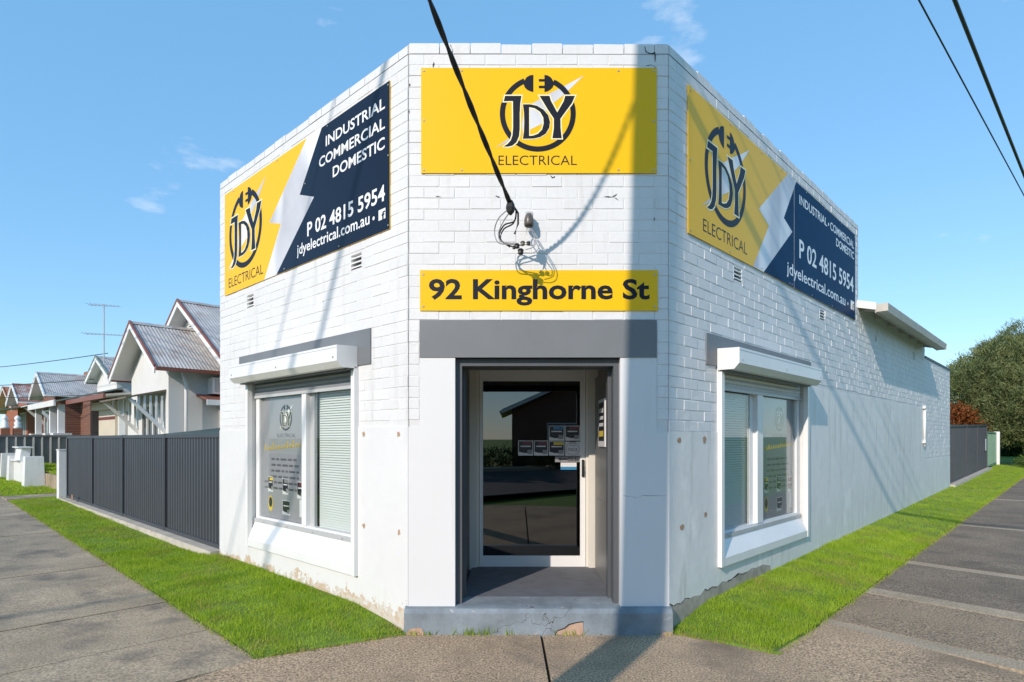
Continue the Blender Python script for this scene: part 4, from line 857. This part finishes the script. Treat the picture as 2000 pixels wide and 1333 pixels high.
fence('metal_fence','short pale green metal fence beyond the charcoal one',RIGHT,[22.5,25.6],-.05,gr_,lambda t:1.76+.0*t,GREENS,GREENS,plinth=False)
MB().box(RIGHT,25.62,25.78,-.12,.06,.4,1.78).build('fence_end_post',OWHITE); tag(bpy.data.objects['fence_end_post'],'square white end post of the pale green fence','post')
MB().box(RIGHT,21.75,22.1,-.030,-.026,1.1,1.5).build('fence_plate',WPRINT); tag(bpy.data.objects['fence_plate'],'small white plate on the far panel of the charcoal fence','plate')
wp=MB(); wp.box(LEFT,12.48,12.72,-.15,.09,.1,1.25); wp.box(LEFT,12.47,12.73,-.16,.10,1.25,1.275); tag(wp.build('gate_post',DADOR),'rough white rendered post at the end of the charcoal fence','post')
# ------------------------------------------------------------------ houses along the left street
ROOFG=mat('galvanised_roof_grey',(.43,.41,.39),.55,.14,1.5,.1,20,fine=.12,fscale=4,stretch=(1,1,.4)); overlay(ROOFG,(.27,.155,.115),noise_mask(1.3,.56,.75,(1,1,.4)))
ROOFR=mat('rusty_roof_red',(.27,.12,.085),.7,.3,1.2,.2,20); overlay(ROOFR,(.42,.40,.38),noise_mask(1.0,.52,.60))
TILE=mat('terracotta_tile',(.36,.13,.065),.8,.25,3,.4,30)
HWHITE=mat('house_white',(.66,.66,.64),.7,.05,1.5,.2,30); HSTUC=mat('rough_stucco',(.50,.49,.47),.9,.12,4,1.0,40)
BARGER=mat('barge_red_brown',(.22,.075,.05),.5,.1,4); BARGEG=mat('barge_grey_green',(.20,.24,.20),.5,.1,4)
CREAMS=mat('shutter_cream',(.62,.55,.43),.5,.05,2); MAROON=mat('maroon_stripe',(.15,.03,.03),.5,.05,2)
def brickmat(name,c1,c2,mort):
    m=bpy.data.materials.new(name); m.use_nodes=True; t=m.node_tree; b=t.nodes['Principled BSDF']; b.inputs['Roughness'].default_value=.85
    g=t.nodes.new('ShaderNodeNewGeometry'); sp=t.nodes.new('ShaderNodeSeparateXYZ'); t.links.new(g.outputs['Position'],sp.inputs[0])
    ad=t.nodes.new('ShaderNodeMath'); ad.operation='SUBTRACT'; t.links.new(sp.outputs['X'],ad.inputs[0]); t.links.new(sp.outputs['Y'],ad.inputs[1])
    cb=t.nodes.new('ShaderNodeCombineXYZ'); t.links.new(ad.outputs[0],cb.inputs[0]); t.links.new(sp.outputs['Z'],cb.inputs[1])
    br=t.nodes.new('ShaderNodeTexBrick'); br.inputs['Scale'].default_value=1; br.inputs['Brick Width'].default_value=.32; br.inputs['Row Height'].default_value=.086; br.inputs['Mortar Size'].default_value=.008
    br.inputs['Color1'].default_value=(*c1,1); br.inputs['Color2'].default_value=(*c2,1); br.inputs['Mortar'].default_value=(*mort,1); t.links.new(cb.outputs[0],br.inputs['Vector']); t.links.new(br.outputs['Color'],b.inputs['Base Color']); return m
BRD=brickmat('dark_red_brick',(.20,.075,.045),(.145,.055,.035),(.20,.16,.13)); BRO=brickmat('orange_red_brick',(.34,.11,.055),(.28,.09,.045),(.28,.14,.09))
DARKGL=mat('dark_window_glass',(.02,.022,.025),.1,.1,2)
def corr(fr,rt,re,q0,q1,zr,ze,pitch=.085,amp=.008,th=.012):
    """corrugated slope from ridge (t=rt, z=zr) to eave (t=re, z=ze), corrugations spaced along q"""
    n=int((q1-q0)/pitch*4); mb=MB(); vs=[]
    for i in range(n+1):
        q=q0+(q1-q0)*i/n; o=amp*math.sin(2*math.pi*i/4+.4); vs+=[fr.p(rt,q,zr+o),fr.p(re,q,ze+o),fr.p(re,q,ze+o-th),fr.p(rt,q,zr+o-th)]
    fs=[]
    for i in range(n):
        a=4*i; b=a+4; fs+=[(a,b,b+1,a+1),(a+3,a+2,b+2,b+3),(a+1,b+1,b+2,a+2)]
    mb.add(vs,fs); return mb
def gable_roof(h,fr,t0,t1,q0,q1,ze,zp,mroof,mbarge,name='roof',vent=False):
    tm=(t0+t1)/2; sl_=(zp-ze)/(tm-t0)
    r=corr(fr,tm,t0,q0,q1,zp,ze).build(name,mroof,h,recalc=False); corr(fr,tm,t1,q0,q1,zp,ze).build(name,mroof,h,recalc=False)
    MB().prism([fr.p(tm-.12,q0,zp-.05),fr.p(tm,q0,zp+.035),fr.p(tm+.12,q0,zp-.05)],[fr.p(tm-.12,q1,zp-.05),fr.p(tm,q1,zp+.035),fr.p(tm+.12,q1,zp-.05)]).build('ridge_cap',mroof,r)
    for s_,te in ((1,t0),(-1,t1)):
        P=[(te,ze-.02),(tm,zp-.02),(tm,zp+.05),(te,ze+.05)]; MB().prism([fr.p(a,q0-.03,b) for a,b in P],[fr.p(a,q0+.02,b) for a,b in P]).build('barge_cap',mbarge,r)
        P=[(te+s_*.02,ze-.17),(tm,zp-.17),(tm,zp-.02),(te,ze-.02)]; MB().prism([fr.p(a,q0-.015,b) for a,b in P],[fr.p(a,q0+.015,b) for a,b in P]).build('barge_board',OWHITE,r)
        P=[(te+s_*.02,ze-.06),(tm,zp-.06),(tm,zp-.035),(te,ze-.035)]; MB().prism([fr.p(a,q0+.02,b) for a,b in P],[fr.p(a,q1,b) for a,b in P]).build('soffit',HWHITE,r)
        g=[(te-s_*.10,ze-.10),(te-s_*.10,ze-.01),(te-s_*.0,ze-.01),(te,ze-.10)]; MB().prism([fr.p(a,q0,b) for a,b in g],[fr.p(a,q1,b) for a,b in g]).build('gutter',mbarge,r)
    return r
def gable_wall(h,fr,t0,t1,q0,q1,zb,ze,zp,m,name='wall'):
    tm=(t0+t1)/2; P=[(t0,zb),(t1,zb),(t1,ze),(tm,zp),(t0,ze)]; return MB().prism([fr.p(a,q0,b) for a,b in P],[fr.p(a,q1,b) for a,b in P]).build(name,m,h)
def hwin(h,wl,fr,t0,t1,q,z0,z1,bars=2,fm=OWHITE):
    mb=MB(); mb.box(fr,t0,t1,q-.05,q+.02,z0,z0+.07); mb.box(fr,t0,t1,q-.05,q+.02,z1-.07,z1)
    for k in range(bars+1):
        u=t0+(t1-t0-.06)*k/bars; mb.box(fr,u,u+.06,q-.05,q+.02,z0+.07,z1-.07)
    w_=mb.build('window',fm,h); MB().box(fr,t0+.02,t1-.02,q-.012,q+.0,z0+.05,z1-.05).build('pane',DARKGL,w_); MB().box(fr,t0-.05,t1+.05,q-.10,q,z0-.06,z0).build('sill',fm,w_)
# nearest house: white, grey iron roof with two gables
h1=thing('white_house','white house with two red edged gables under grey corrugated iron','house',LOT.p(14.6,3,.3))
w1=gable_wall(h1,LOT,13.0,16.2,2.25,6,.2,3.30,4.36,HWHITE); gable_wall(h1,LOT,11.7,17.7,3.5,10,.2,3.35,5.2,HSTUC,'rear_wall')
gable_roof(h1,LOT,12.5,16.66,1.8,4.2,3.27,4.61,ROOFG,BARGER); gable_roof(h1,LOT,11.2,18.2,3.0,11,3.25,5.41,ROOFG,BARGER,'main_roof')
gw=MB(); P=[(12.75,4.05),(16.65,4.05),(14.7,5.25)]; gw.prism([LOT.p(a,3.42,b) for a,b in P],[LOT.p(a,3.5,b) for a,b in P]); gw=gw.build('gable_wall',HWHITE,h1)
for k in range(6):
    z=4.62+.07*k; hw=(5.15-z)/.62*.62; MB().prism([LOT.p(14.7-hw,3.37,z),LOT.p(14.7-hw,3.42,z+.05),LOT.p(14.7-hw,3.42,z+.06),LOT.p(14.7-hw,3.37,z+.012)],[LOT.p(14.7+hw,3.37,z),LOT.p(14.7+hw,3.42,z+.05),LOT.p(14.7+hw,3.42,z+.06),LOT.p(14.7+hw,3.37,z+.012)]).build('gable_louvre',HWHITE,gw)
MB().tube([LOT.p(12.93,2.55,3.2),LOT.p(12.86,2.62,2.9),LOT.p(12.86,2.62,.3)],.045,8).build('downpipe',OWHITE,h1,smooth=True)
# awning over its front window, with slatted brackets
aw=MB(); aw.prism([LOT.p(13.15,q,z) for q,z in ((2.25,2.72),(1.35,2.50),(1.35,2.54),(2.25,2.77))],[LOT.p(15.6,q,z) for q,z in ((2.25,2.72),(1.35,2.50),(1.35,2.54),(2.25,2.77))]); aw=aw.build('window_awning',TIMB,h1)
for t in (13.2,15.5):
    MB().prism([LOT.p(t,q,z) for q,z in ((1.40,2.50),(1.50,2.50),(2.25,1.75),(2.25,1.62))],[LOT.p(t+.05,q,z) for q,z in ((1.40,2.50),(1.50,2.50),(2.25,1.75),(2.25,1.62))]).build('bracket',OWHITE,aw)
    for k in range(5): MB().box(LOT,t+.01,t+.04,1.62+.13*k,1.67+.13*k,2.36-.13*k,2.6).build('bracket_slat',OWHITE,aw)
hwin(h1,w1,LOT,13.6,15.1,2.25,1.2,2.45,3)
# side awning and air conditioner
sa=MB(); sa.prism([LOT.p(t,2.9,z) for t,z in ((13.0,2.62),(12.2,2.48),(12.2,2.52),(13.0,2.68))],[LOT.p(t,5.2,z) for t,z in ((13.0,2.62),(12.2,2.48),(12.2,2.52),(13.0,2.68))]); sa=sa.build('side_awning',BARGER,h1); MB().box(LOT,12.17,12.2,2.88,5.2,2.36,2.5).build('awning_fascia',OWHITE,sa)
ac=MB(); ac.box(LOT,12.62,12.98,3.18,3.95,2.68,3.10); ac=ac.build('air_conditioner',OWHITE,h1); MB().box(LOT,12.60,12.62,3.25,3.7,2.73,3.05).build('grille',ALUG,ac)
# lower side room with a roller shutter
MB().box(LOT,16.25,20.6,2.4,8,.2,2.85).build('side_room_wall',HWHITE,h1)
lr=MB(); lr.prism([LOT.p(16.25,q,z) for q,z in ((1.6,2.72),(8,3.5),(8,3.56),(1.6,2.78))],[LOT.p(21.1,q,z) for q,z in ((1.6,2.72),(8,3.5),(8,3.56),(1.6,2.78))]); lr=lr.build('side_room_roof',ROOFG,h1); MB().box(LOT,16.25,21.1,1.56,1.62,2.66,2.80).build('gutter',BARGER,lr)
rs=MB().box(LOT,18.3,20.3,2.33,2.39,1.5,2.45).build('roller_shutter',CREAMS,h1); MB().box(LOT,18.3,20.3,2.325,2.332,2.12,2.22).build('stripe',MAROON,rs); MB().box(LOT,18.15,20.45,2.15,2.39,2.45,2.70).build('shutter_box',CREAMS,rs)
hwin(h1,w1,LOT,18.35,20.25,2.39,.7,1.5,4); MB().box(LOT,17.2,17.9,2.34,2.39,.5,2.35).build('louvre_door',ALUG,h1)
# second house: gable with aerial, verandah
h2=thing('verandah_house','pale house with grey green gable and open verandah beyond the white house','house',LOT.p(24,3,.4))
gable_wall(h2,LOT,22.4,25.3,3.35,9,.3,3.85,4.55,HWHITE); gable_roof(h2,LOT,22.1,25.65,3.0,9,3.85,4.68,ROOFG,BARGEG)
vr=MB(); vr.prism([LOT.p(21.3,q,z) for q,z in ((1.3,2.75),(3.4,3.35),(3.4,3.4),(1.3,2.8))],[LOT.p(26.3,q,z) for q,z in ((1.3,2.75),(3.4,3.35),(3.4,3.4),(1.3,2.8))]); vr=vr.build('verandah_roof',BARGEG,h2); MB().box(LOT,21.3,26.3,1.26,1.32,2.62,2.82).build('verandah_beam',HWHITE,vr)
for t in (21.7,23.1,25.9):
    MB().box(LOT,t,t+.45,1.35,1.8,.3,1.62).build('brick_pier',BRD,h2); MB().box(LOT,t-.04,t+.49,1.31,1.84,1.62,1.70).build('pier_cap',HWHITE,h2); MB().box(LOT,t+.13,t+.32,1.48,1.67,1.70,2.7).build('verandah_post',OWHITE,h2)
MB().box(LOT,22.15,23.1,1.45,1.7,.3,1.5).build('balustrade',BRD,h2)
MB().box(LOT,21.5,26.0,3.3,3.34,.3,3.3).build('porch_back_wall',BRD,h2)
an=thing('television_aerial','tall roof mounted television aerial with two arrays','aerial',LOT.p(23.1,3.1,4.2))
mx_=LOT.p(23.1,3.1,0); MB().tube([(mx_[0],mx_[1],4.1),(mx_[0],mx_[1],6.62)],.022,6).build('mast',ALUG,an)
for z,L_,k in ((6.55,1.0,9),(5.45,1.3,11)):
    d1=Vector((.92,.3,0)); bm_=MB().tube([Vector((mx_[0],mx_[1],z))-d1*L_/2,Vector((mx_[0],mx_[1],z))+d1*L_/2],.014,5).build('boom',ALUG,an)
    for i in range(k):
        c=Vector((mx_[0],mx_[1],z+.015))-d1*L_/2+d1*L_*i/(k-1); d2=Vector((-.3,.92,.05))*(.38-.02*i); MB().tube([c-d2,c+d2],.009,4).build('element',ALUG,bm_)
# brick houses further along
h3=thing('brick_house','dark red brick house with a low grey iron gable further along','house',LOT.p(33,3,.5))
gable_wall(h3,LOT,31.5,34.6,3.0,12,.4,3.75,4.55,BRD); gable_roof(h3,LOT,31.0,35.0,2.5,12,3.57,4.72,ROOFG,OWHITE); gable_wall(h3,LOT,29.6,31.5,4.0,12,.4,3.3,3.6,BRD,'side_wall')
gable_roof(h3,LOT,28.6,37,5.0,14,3.6,5.2,ROOFG,OWHITE,'main_roof')
hwin(h3,None,LOT,32.2,33.9,3.0,1.4,2.9,2)
a3=MB(); a3.prism([LOT.p(31.6,q,z) for q,z in ((3.0,3.3),(2.1,3.05),(2.1,3.1),(3.0,3.36))],[LOT.p(34.4,q,z) for q,z in ((3.0,3.3),(2.1,3.05),(2.1,3.1),(3.0,3.36))]); a3=a3.build('window_awning',ALUG,h3)
for t in (31.7,34.3): MB().prism([LOT.p(t,q,z) for q,z in ((2.2,3.05),(2.35,3.05),(3.0,2.4),(3.0,2.2))],[LOT.p(t+.08,q,z) for q,z in ((2.2,3.05),(2.35,3.05),(3.0,2.4),(3.0,2.2))]).build('bracket',OWHITE,a3)
h4=thing('brick_house','orange red brick house with a rusty iron gable at far left','house',LOT.p(40.7,3,.6))
gable_wall(h4,LOT,39.0,42.4,3.0,12,.5,3.7,4.5,BRO); gable_roof(h4,LOT,38.5,42.9,2.5,12,3.55,4.65,ROOFR,OWHITE)
hwin(h4,None,LOT,39.5,41.2,3.0,1.5,3.0,3); MB().box(LOT,40.2,41.0,6,6.8,4.3,5.6).build('chimney',BRO,h4)
gable_roof(h4,LOT,37.5,44,6.0,12,3.6,5.3,TILE,TILE,'main_roof')
v4=MB(); v4.prism([LOT.p(38.2,q,z) for q,z in ((1.2,2.9),(3.0,3.3),(3.0,3.36),(1.2,2.96))],[LOT.p(48,q,z) for q,z in ((1.2,2.9),(3.0,3.3),(3.0,3.36),(1.2,2.96))]); v4.build('verandah_roof',BARGEG,h4)
h5=thing('tiled_house','house with an orange terracotta tiled roof at the left edge','house',LOT.p(52,4,.7))
gable_wall(h5,LOT,48.6,56,4.0,14,.6,3.6,5.0,BRO); gable_roof(h5,LOT,48,56.6,3.4,14,3.5,5.2,TILE,TILE)
for i,q in enumerate((1.0,1.42)):
    gp_=thing('ornamental_pier','ornamental red brick pier with white urn, '+('nearer the street' if i==0 else 'nearer the house'),'pier',LOT.p(30,q,.45),'pair of urn topped piers')
    c=LOT.p(30,q,0); MB().box(LOT,29.83,30.17,q-.15,q+.15,.4,1.95).build('shaft',BRO,gp_); MB().lathe((c[0],c[1],1.95),[(.16,0),(.16,.08),(.11,.13),(.13,.28),(.06,.32),(.11,.40),(.11,.49),(.03,.57)],12).build('urn',OWHITE,gp_,smooth=True)
# paling fence between the lots
pf=thing('paling_fence','grey weathered boundary fence with pale cover strips across the front yards','fence',LOT.p(21.2,1.5,.6))
PALE=mat('pale_strip_timber',(.50,.49,.46),.8,.1,5); PALG=mat('grey_sheet_weathered',(.14,.145,.15),.8,.3,2,.2,20)
for k in range(19):
    q=-.42+.225*k; MB().box(LOT,21.17,21.2,q+.004,q+.231,.56,1.57).build('sheet',PALG,pf); MB().box(LOT,21.125,21.17,q-.02,q+.025,.55,1.56).build('cover_strip',PALE,pf)
MB().box(LOT,21.12,21.23,-.45,3.9,1.57,1.63).build('top_rail',PALG,pf)
# low white front wall with piers and letterbox
lw=thing('low_front_wall','low white rendered garden wall with square piers','wall',LOT.p(18,0,.25))
for t0,t1,q0,q1,z1 in ((16.55,16.95,-.12,.27,1.03),(19.3,19.7,-.12,.27,1.0),(20.9,21.3,-.12,.27,1.05)): MB().hexa([LOT.p(a,b,z) for z,e in ((.15,.03),(z1,0)) for a,b in ((t0-e,q0-e),(t1+e,q0-e),(t1+e,q1+e),(t0-e,q1+e))]).build('pier',DADOR,lw)
MB().box(LOT,16.95,19.3,-.02,.17,.15,.86).build('wall_panel',HWHITE,lw); MB().box(LOT,21.3,27,-.02,.17,.15,.9).build('wall_panel',HWHITE,lw)
lb=thing('letterbox','white slab letterbox standing on the low garden wall','letterbox',LOT.p(18.6,.07,.86)); MB().hexa([LOT.p(a,b,z) for z,sh in ((.88,0),(1.24,.05)) for a,b in ((18.3,-.02+sh),(19.25,-.02+sh),(19.25,.2+sh),(18.3,.2+sh))]).build('box',OWHITE,lb); MB().box(LOT,18.2,19.3,-.06,.28,1.245,1.275).build('lid',OWHITE,lb); MB().box(LOT,18.15,19.3,-.10,.25,.862,.90).build('base_slab',OWHITE,lb)
for i,(z,q,dz) in enumerate(((4.75,3.0,-.35),(3.9,6,.1),(3.35,9,.05))):
    a=Vector(LOT.p(23.0+i*2,3.2,z)); b=Vector(LOT.p(60,-3-i,z+1.6)); tag(MB().tube(sag(a,b,.3),.016,5).build('power_line',CABLE),('highest','middle','lowest')[i]+' thin wire running to the roofs at left','power line','wires running to the houses at left')
# fallen leaves beside the white post
DRYL=mat('dry_leaf',(.36,.20,.09),.8,.3,20)
for i,(t,n,a,s_,l) in enumerate(((12.2,.10,.3,.16,'curled brown leaf leaning on the fence beside the white post'),(11.3,.07,1.3,.19,'upright brown dry leaf against the charcoal fence'),(6.0,.10,.2,.06,'small brown leaf by a fence post near the shop'),(9.3,.95,.1,.08,'small brown leaf on the edge of the left footpath'))):
    c=Vector(LEFT.p(t,n,hz(*xy(LEFT,t,n))+.07)); mb=MB(); P=[]
    for u in np.linspace(0,1,7):
        w_=.32*s_*math.sin(math.pi*min(.98,u+.02))**.7; x=s_*(u-.2)*math.cos(a); z=s_*(u)*math.sin(a)+.02*math.sin(u*5); ax=Vector((LD[0],LD[1],0))
        P+=[c-ax*w_+Vector((x*.3,-.02*u,z+.03*s_)),c+Vector((x*.3,-.05*s_,z)),c+ax*w_+Vector((x*.3,-.02*u,z+.04*s_))]
    mb.add(P,[(3*i_,3*i_+1,3*i_+4,3*i_+3) for i_ in range(6)]+[(3*i_+1,3*i_+2,3*i_+5,3*i_+4) for i_ in range(6)]); tag(mb.build('dry_leaf',DRYL,recalc=False),l,'leaf','fallen dry leaves')
# ------------------------------------------------------------------ trees and plants
def foliage(lobes, ncl, per, leaf, wid, m, name, parent, spread=.22, up=.5, inner=.25):
    """sprays of narrow leaves spread over the outer shell of overlapping lobes"""
    C=[];D=[]; wts=np.array([l[3]*l[4] for l in lobes]); wts=wts/wts.sum()
    for (x,y,z,rx,rz_),k in zip(lobes,(wts*ncl).astype(int)):
        v=rng.normal(size=(k,3)); v/=np.linalg.norm(v,axis=1)[:,None]; rad=np.where(rng.uniform(size=k)<inner,rng.uniform(.45,.85,k),rng.uniform(.84,1.06,k))
        rad=rad*(1+.10*np.sin(v[:,0]*7+x)*np.cos(v[:,2]*6+v[:,1]*5)); C.append(np.c_[x+v[:,0]*rx*rad,y+v[:,1]*rx*rad,z+v[:,2]*rz_*rad]); D.append(v)
    C=np.vstack(C); D=np.vstack(D); n=len(C); D=D+np.array([0,0,up]); D/=np.linalg.norm(D,axis=1)[:,None]
    c=np.repeat(C,per,0); d=np.repeat(D,per,0); k=len(c)
    dd=d+rng.normal(size=(k,3))*.45; dd/=np.linalg.norm(dd,axis=1)[:,None]; b=c+rng.normal(size=(k,3))*spread*.5
    L=leaf*rng.uniform(.6,1.3,k)[:,None]; s=np.cross(dd,rng.normal(size=(k,3))); s/=np.linalg.norm(s,axis=1)[:,None]+1e-9; s*=wid*.5*rng.uniform(.7,1.3,k)[:,None]
    V=np.stack([b-s*.5,b+dd*L*.5+s,b+dd*L,b+dd*L*.5-s],1).reshape(-1,3); return npmesh(name,V,np.arange(4*k).reshape(-1,4),m,parent)
BARK=mat('bark',(.09,.075,.06),.95,.3,6,1,30)
def tree(label,c,lobes,ncl,per,leaf,wid,m,trunkr=.22,group=None,up=.5,name='tree',cat='tree'):
    z0=hz(*c[:2]); t=thing(name,label,cat,(c[0],c[1],z0),group); zc=sum(l[2] for l in lobes)/len(lobes)
    tk=MB(); tk.tube([(c[0],c[1],z0-.2),(c[0]+.05,c[1],z0+(zc-z0)*.35),(c[0],c[1]+.1,zc)],[trunkr,trunkr*.75,trunkr*.4],10); tk=tk.build('trunk',BARK,t,smooth=True)
    for l in lobes[:6]:
        a=Vector((c[0]+.03,c[1]+.02,z0+(zc-z0)*.4)); b=Vector(l[:3]); MB().tube([a,a.lerp(b,.5)+Vector((0,0,-.15)),b,b+(b-a).normalized()*l[3]*.6],[trunkr*.5,trunkr*.35,trunkr*.2,.02],7).build('limb',BARK,tk,smooth=True)
    foliage(lobes,ncl,per,leaf,wid,m,'crown',t,up=up); return t
tx,ty=22.3,20.6
lob=[(tx,ty,3.6,2.9,2.1),(tx-2.0,ty+.4,3.7,1.9,1.5),(tx-1.1,ty-1.0,2.9,2.0,1.5),(tx+1.7,ty-.3,3.9,2.3,2.0),(tx-.4,ty+.2,5.0,1.5,1.25),(tx+1.3,ty+.5,5.1,1.6,1.35),(tx-1.6,ty,4.7,1.1,1.0),(tx+3.4,ty+.8,3.8,2.2,2.2),(tx+.3,ty-1.8,2.9,1.6,1.3),(tx-3.0,ty+.8,3.2,1.2,1.2),(tx-2.3,ty-.6,2.3,1.2,.9),(tx-.9,ty-1.9,2.2,1.2,.8),(tx+2.6,ty+.8,5.2,1.4,1.2)]
tree('large dense olive green tree behind the fences at right',(tx+.2,ty+.4,0),lob,6200,40,.17,.028,LEAFT,.28,up=.55,name='dense_tree')
tree('russet leaved bush glowing above the right charcoal fence',(18.6,20.6,0),[(18.4,20.4,2.1,.9,.75),(19.3,21.2,1.9,.9,.6)],420,16,.14,.06,LEAFO,.06,name='bush',cat='bush')
tree('dark tree standing past the large olive one at the right edge',(30,29,0),[(30,29,3.2,3.2,2.4),(27.5,29,2.6,2.2,2.0),(33,28,3.0,3,2.4)],2600,22,.3,.06,LEAFH,.25,name='dense_tree')
tree('low spreading ground plant under the large tree at right',(19.7,17.6,0),[(19.7,17.6,.62,.7,.28),(20.4,18.0,.66,.6,.3)],260,16,.12,.03,LEAFS,.03,name='ground_plant',cat='plant')
mb=MB(); c=Vector((18.55,16.0,hz(18.55,16)+.10)); q=random.Random(3); mb.lathe(c-Vector((0,0,.1)),[(.16,0),(.24,.06),(.2,.15),(.1,.2),(.02,.21)],9); mb.v=[(x+q.uniform(-.04,.04),y+q.uniform(-.04,.04),z+q.uniform(-.02,.02)) for x,y,z in mb.v]; tag(mb.build('pale_rock',HWHITE),'pale rock lying beside the footpath under the tree','rock')
# across the junction, behind the camera: hedge, house and trees mirrored in the door
hd=thing('clipped_hedge','clipped dark hedge across the road mirrored in the door glass','hedge',(2,-22,0)); foliage([(x,-22.3,.45,.75,.55) for x in np.arange(-9,13,.9)],2600,8,.12,.06,LEAFH,'foliage',hd)
oh=thing('tiled_house','house across the road mirrored in the door glass','house',(6,-30,0)); OF=Fr((5,-27),(1,0),(0,-1)); gable_wall(oh,OF,-5,7,0,9,0,3.2,5.6,BRD); gable_roof(oh,OF,-5.6,7.6,-.6,9.6,3.1,6.0,ROOFG,OWHITE); 
for x in (-2.2,4.2): MB().box(OF,x,x+.8,2,2.8,3.5,7.4).build('chimney',BRD,oh)
hwin(oh,None,OF,-3,-1,-.02,.9,2.4,2); hwin(oh,None,OF,3,5,-.02,.9,2.4,2)
tree('leafy tree across the road left of the mirrored house',(-8,-27,0),[(-8,-27,5,3.2,3),(-5.5,-28,4,2.4,2.4),(-10.5,-27,4.2,2.6,2.6)],1500,12,.35,.14,LEAFH,.3,'street trees behind the camera',name='street_tree')
tree('leafy tree across the road right of the mirrored house',(17,-26,0),[(17,-26,5,3.4,3),(20,-26,4,2.6,2.4),(14.5,-27,4.2,2.2,2.2)],1500,12,.35,.14,LEAFH,.3,'street trees behind the camera',name='street_tree')
for nm,P_,mw,lab in (('brick_house',LEFT.p(10,19,0),BRO,'brick house across the left street, mirrored in the left window'),('weatherboard_house',RIGHT.p(7,19,0),HWHITE,'pale house across the right street, mirrored in the right window')):
    o=thing(nm,lab,'house',P_); F2=Fr((P_[0],P_[1]),LD if 'left' in lab.split(',')[0] else RD,(LEFT.n if 'left' in lab.split(',')[0] else RIGHT.n)); gable_wall(o,F2,-5,6,0,9,0,3.2,5.2,mw); gable_roof(o,F2,-5.6,6.6,-.6,9.6,3.1,5.6,ROOFG,OWHITE); hwin(o,None,F2,-3,-1,-.02,.9,2.4,2); hwin(o,None,F2,2,4,-.02,.9,2.4,2)

# low shed roof showing over the left fence
sh=thing('garden_shed','low dark green shed roof showing over the charcoal fence','shed',LOT.p(7,2,.1))
P=((.7,1.55),(3.2,1.86),(3.2,1.90),(.7,1.60)); MB().prism([LOT.p(4.0,q,z) for q,z in P],[LOT.p(10.2,q,z-.06) for q,z in P]).build('roof',DKGREEN,sh)
MB().box(LOT,4.1,10.1,.9,3.1,.0,1.5).build('wall',DKGREEN,sh)
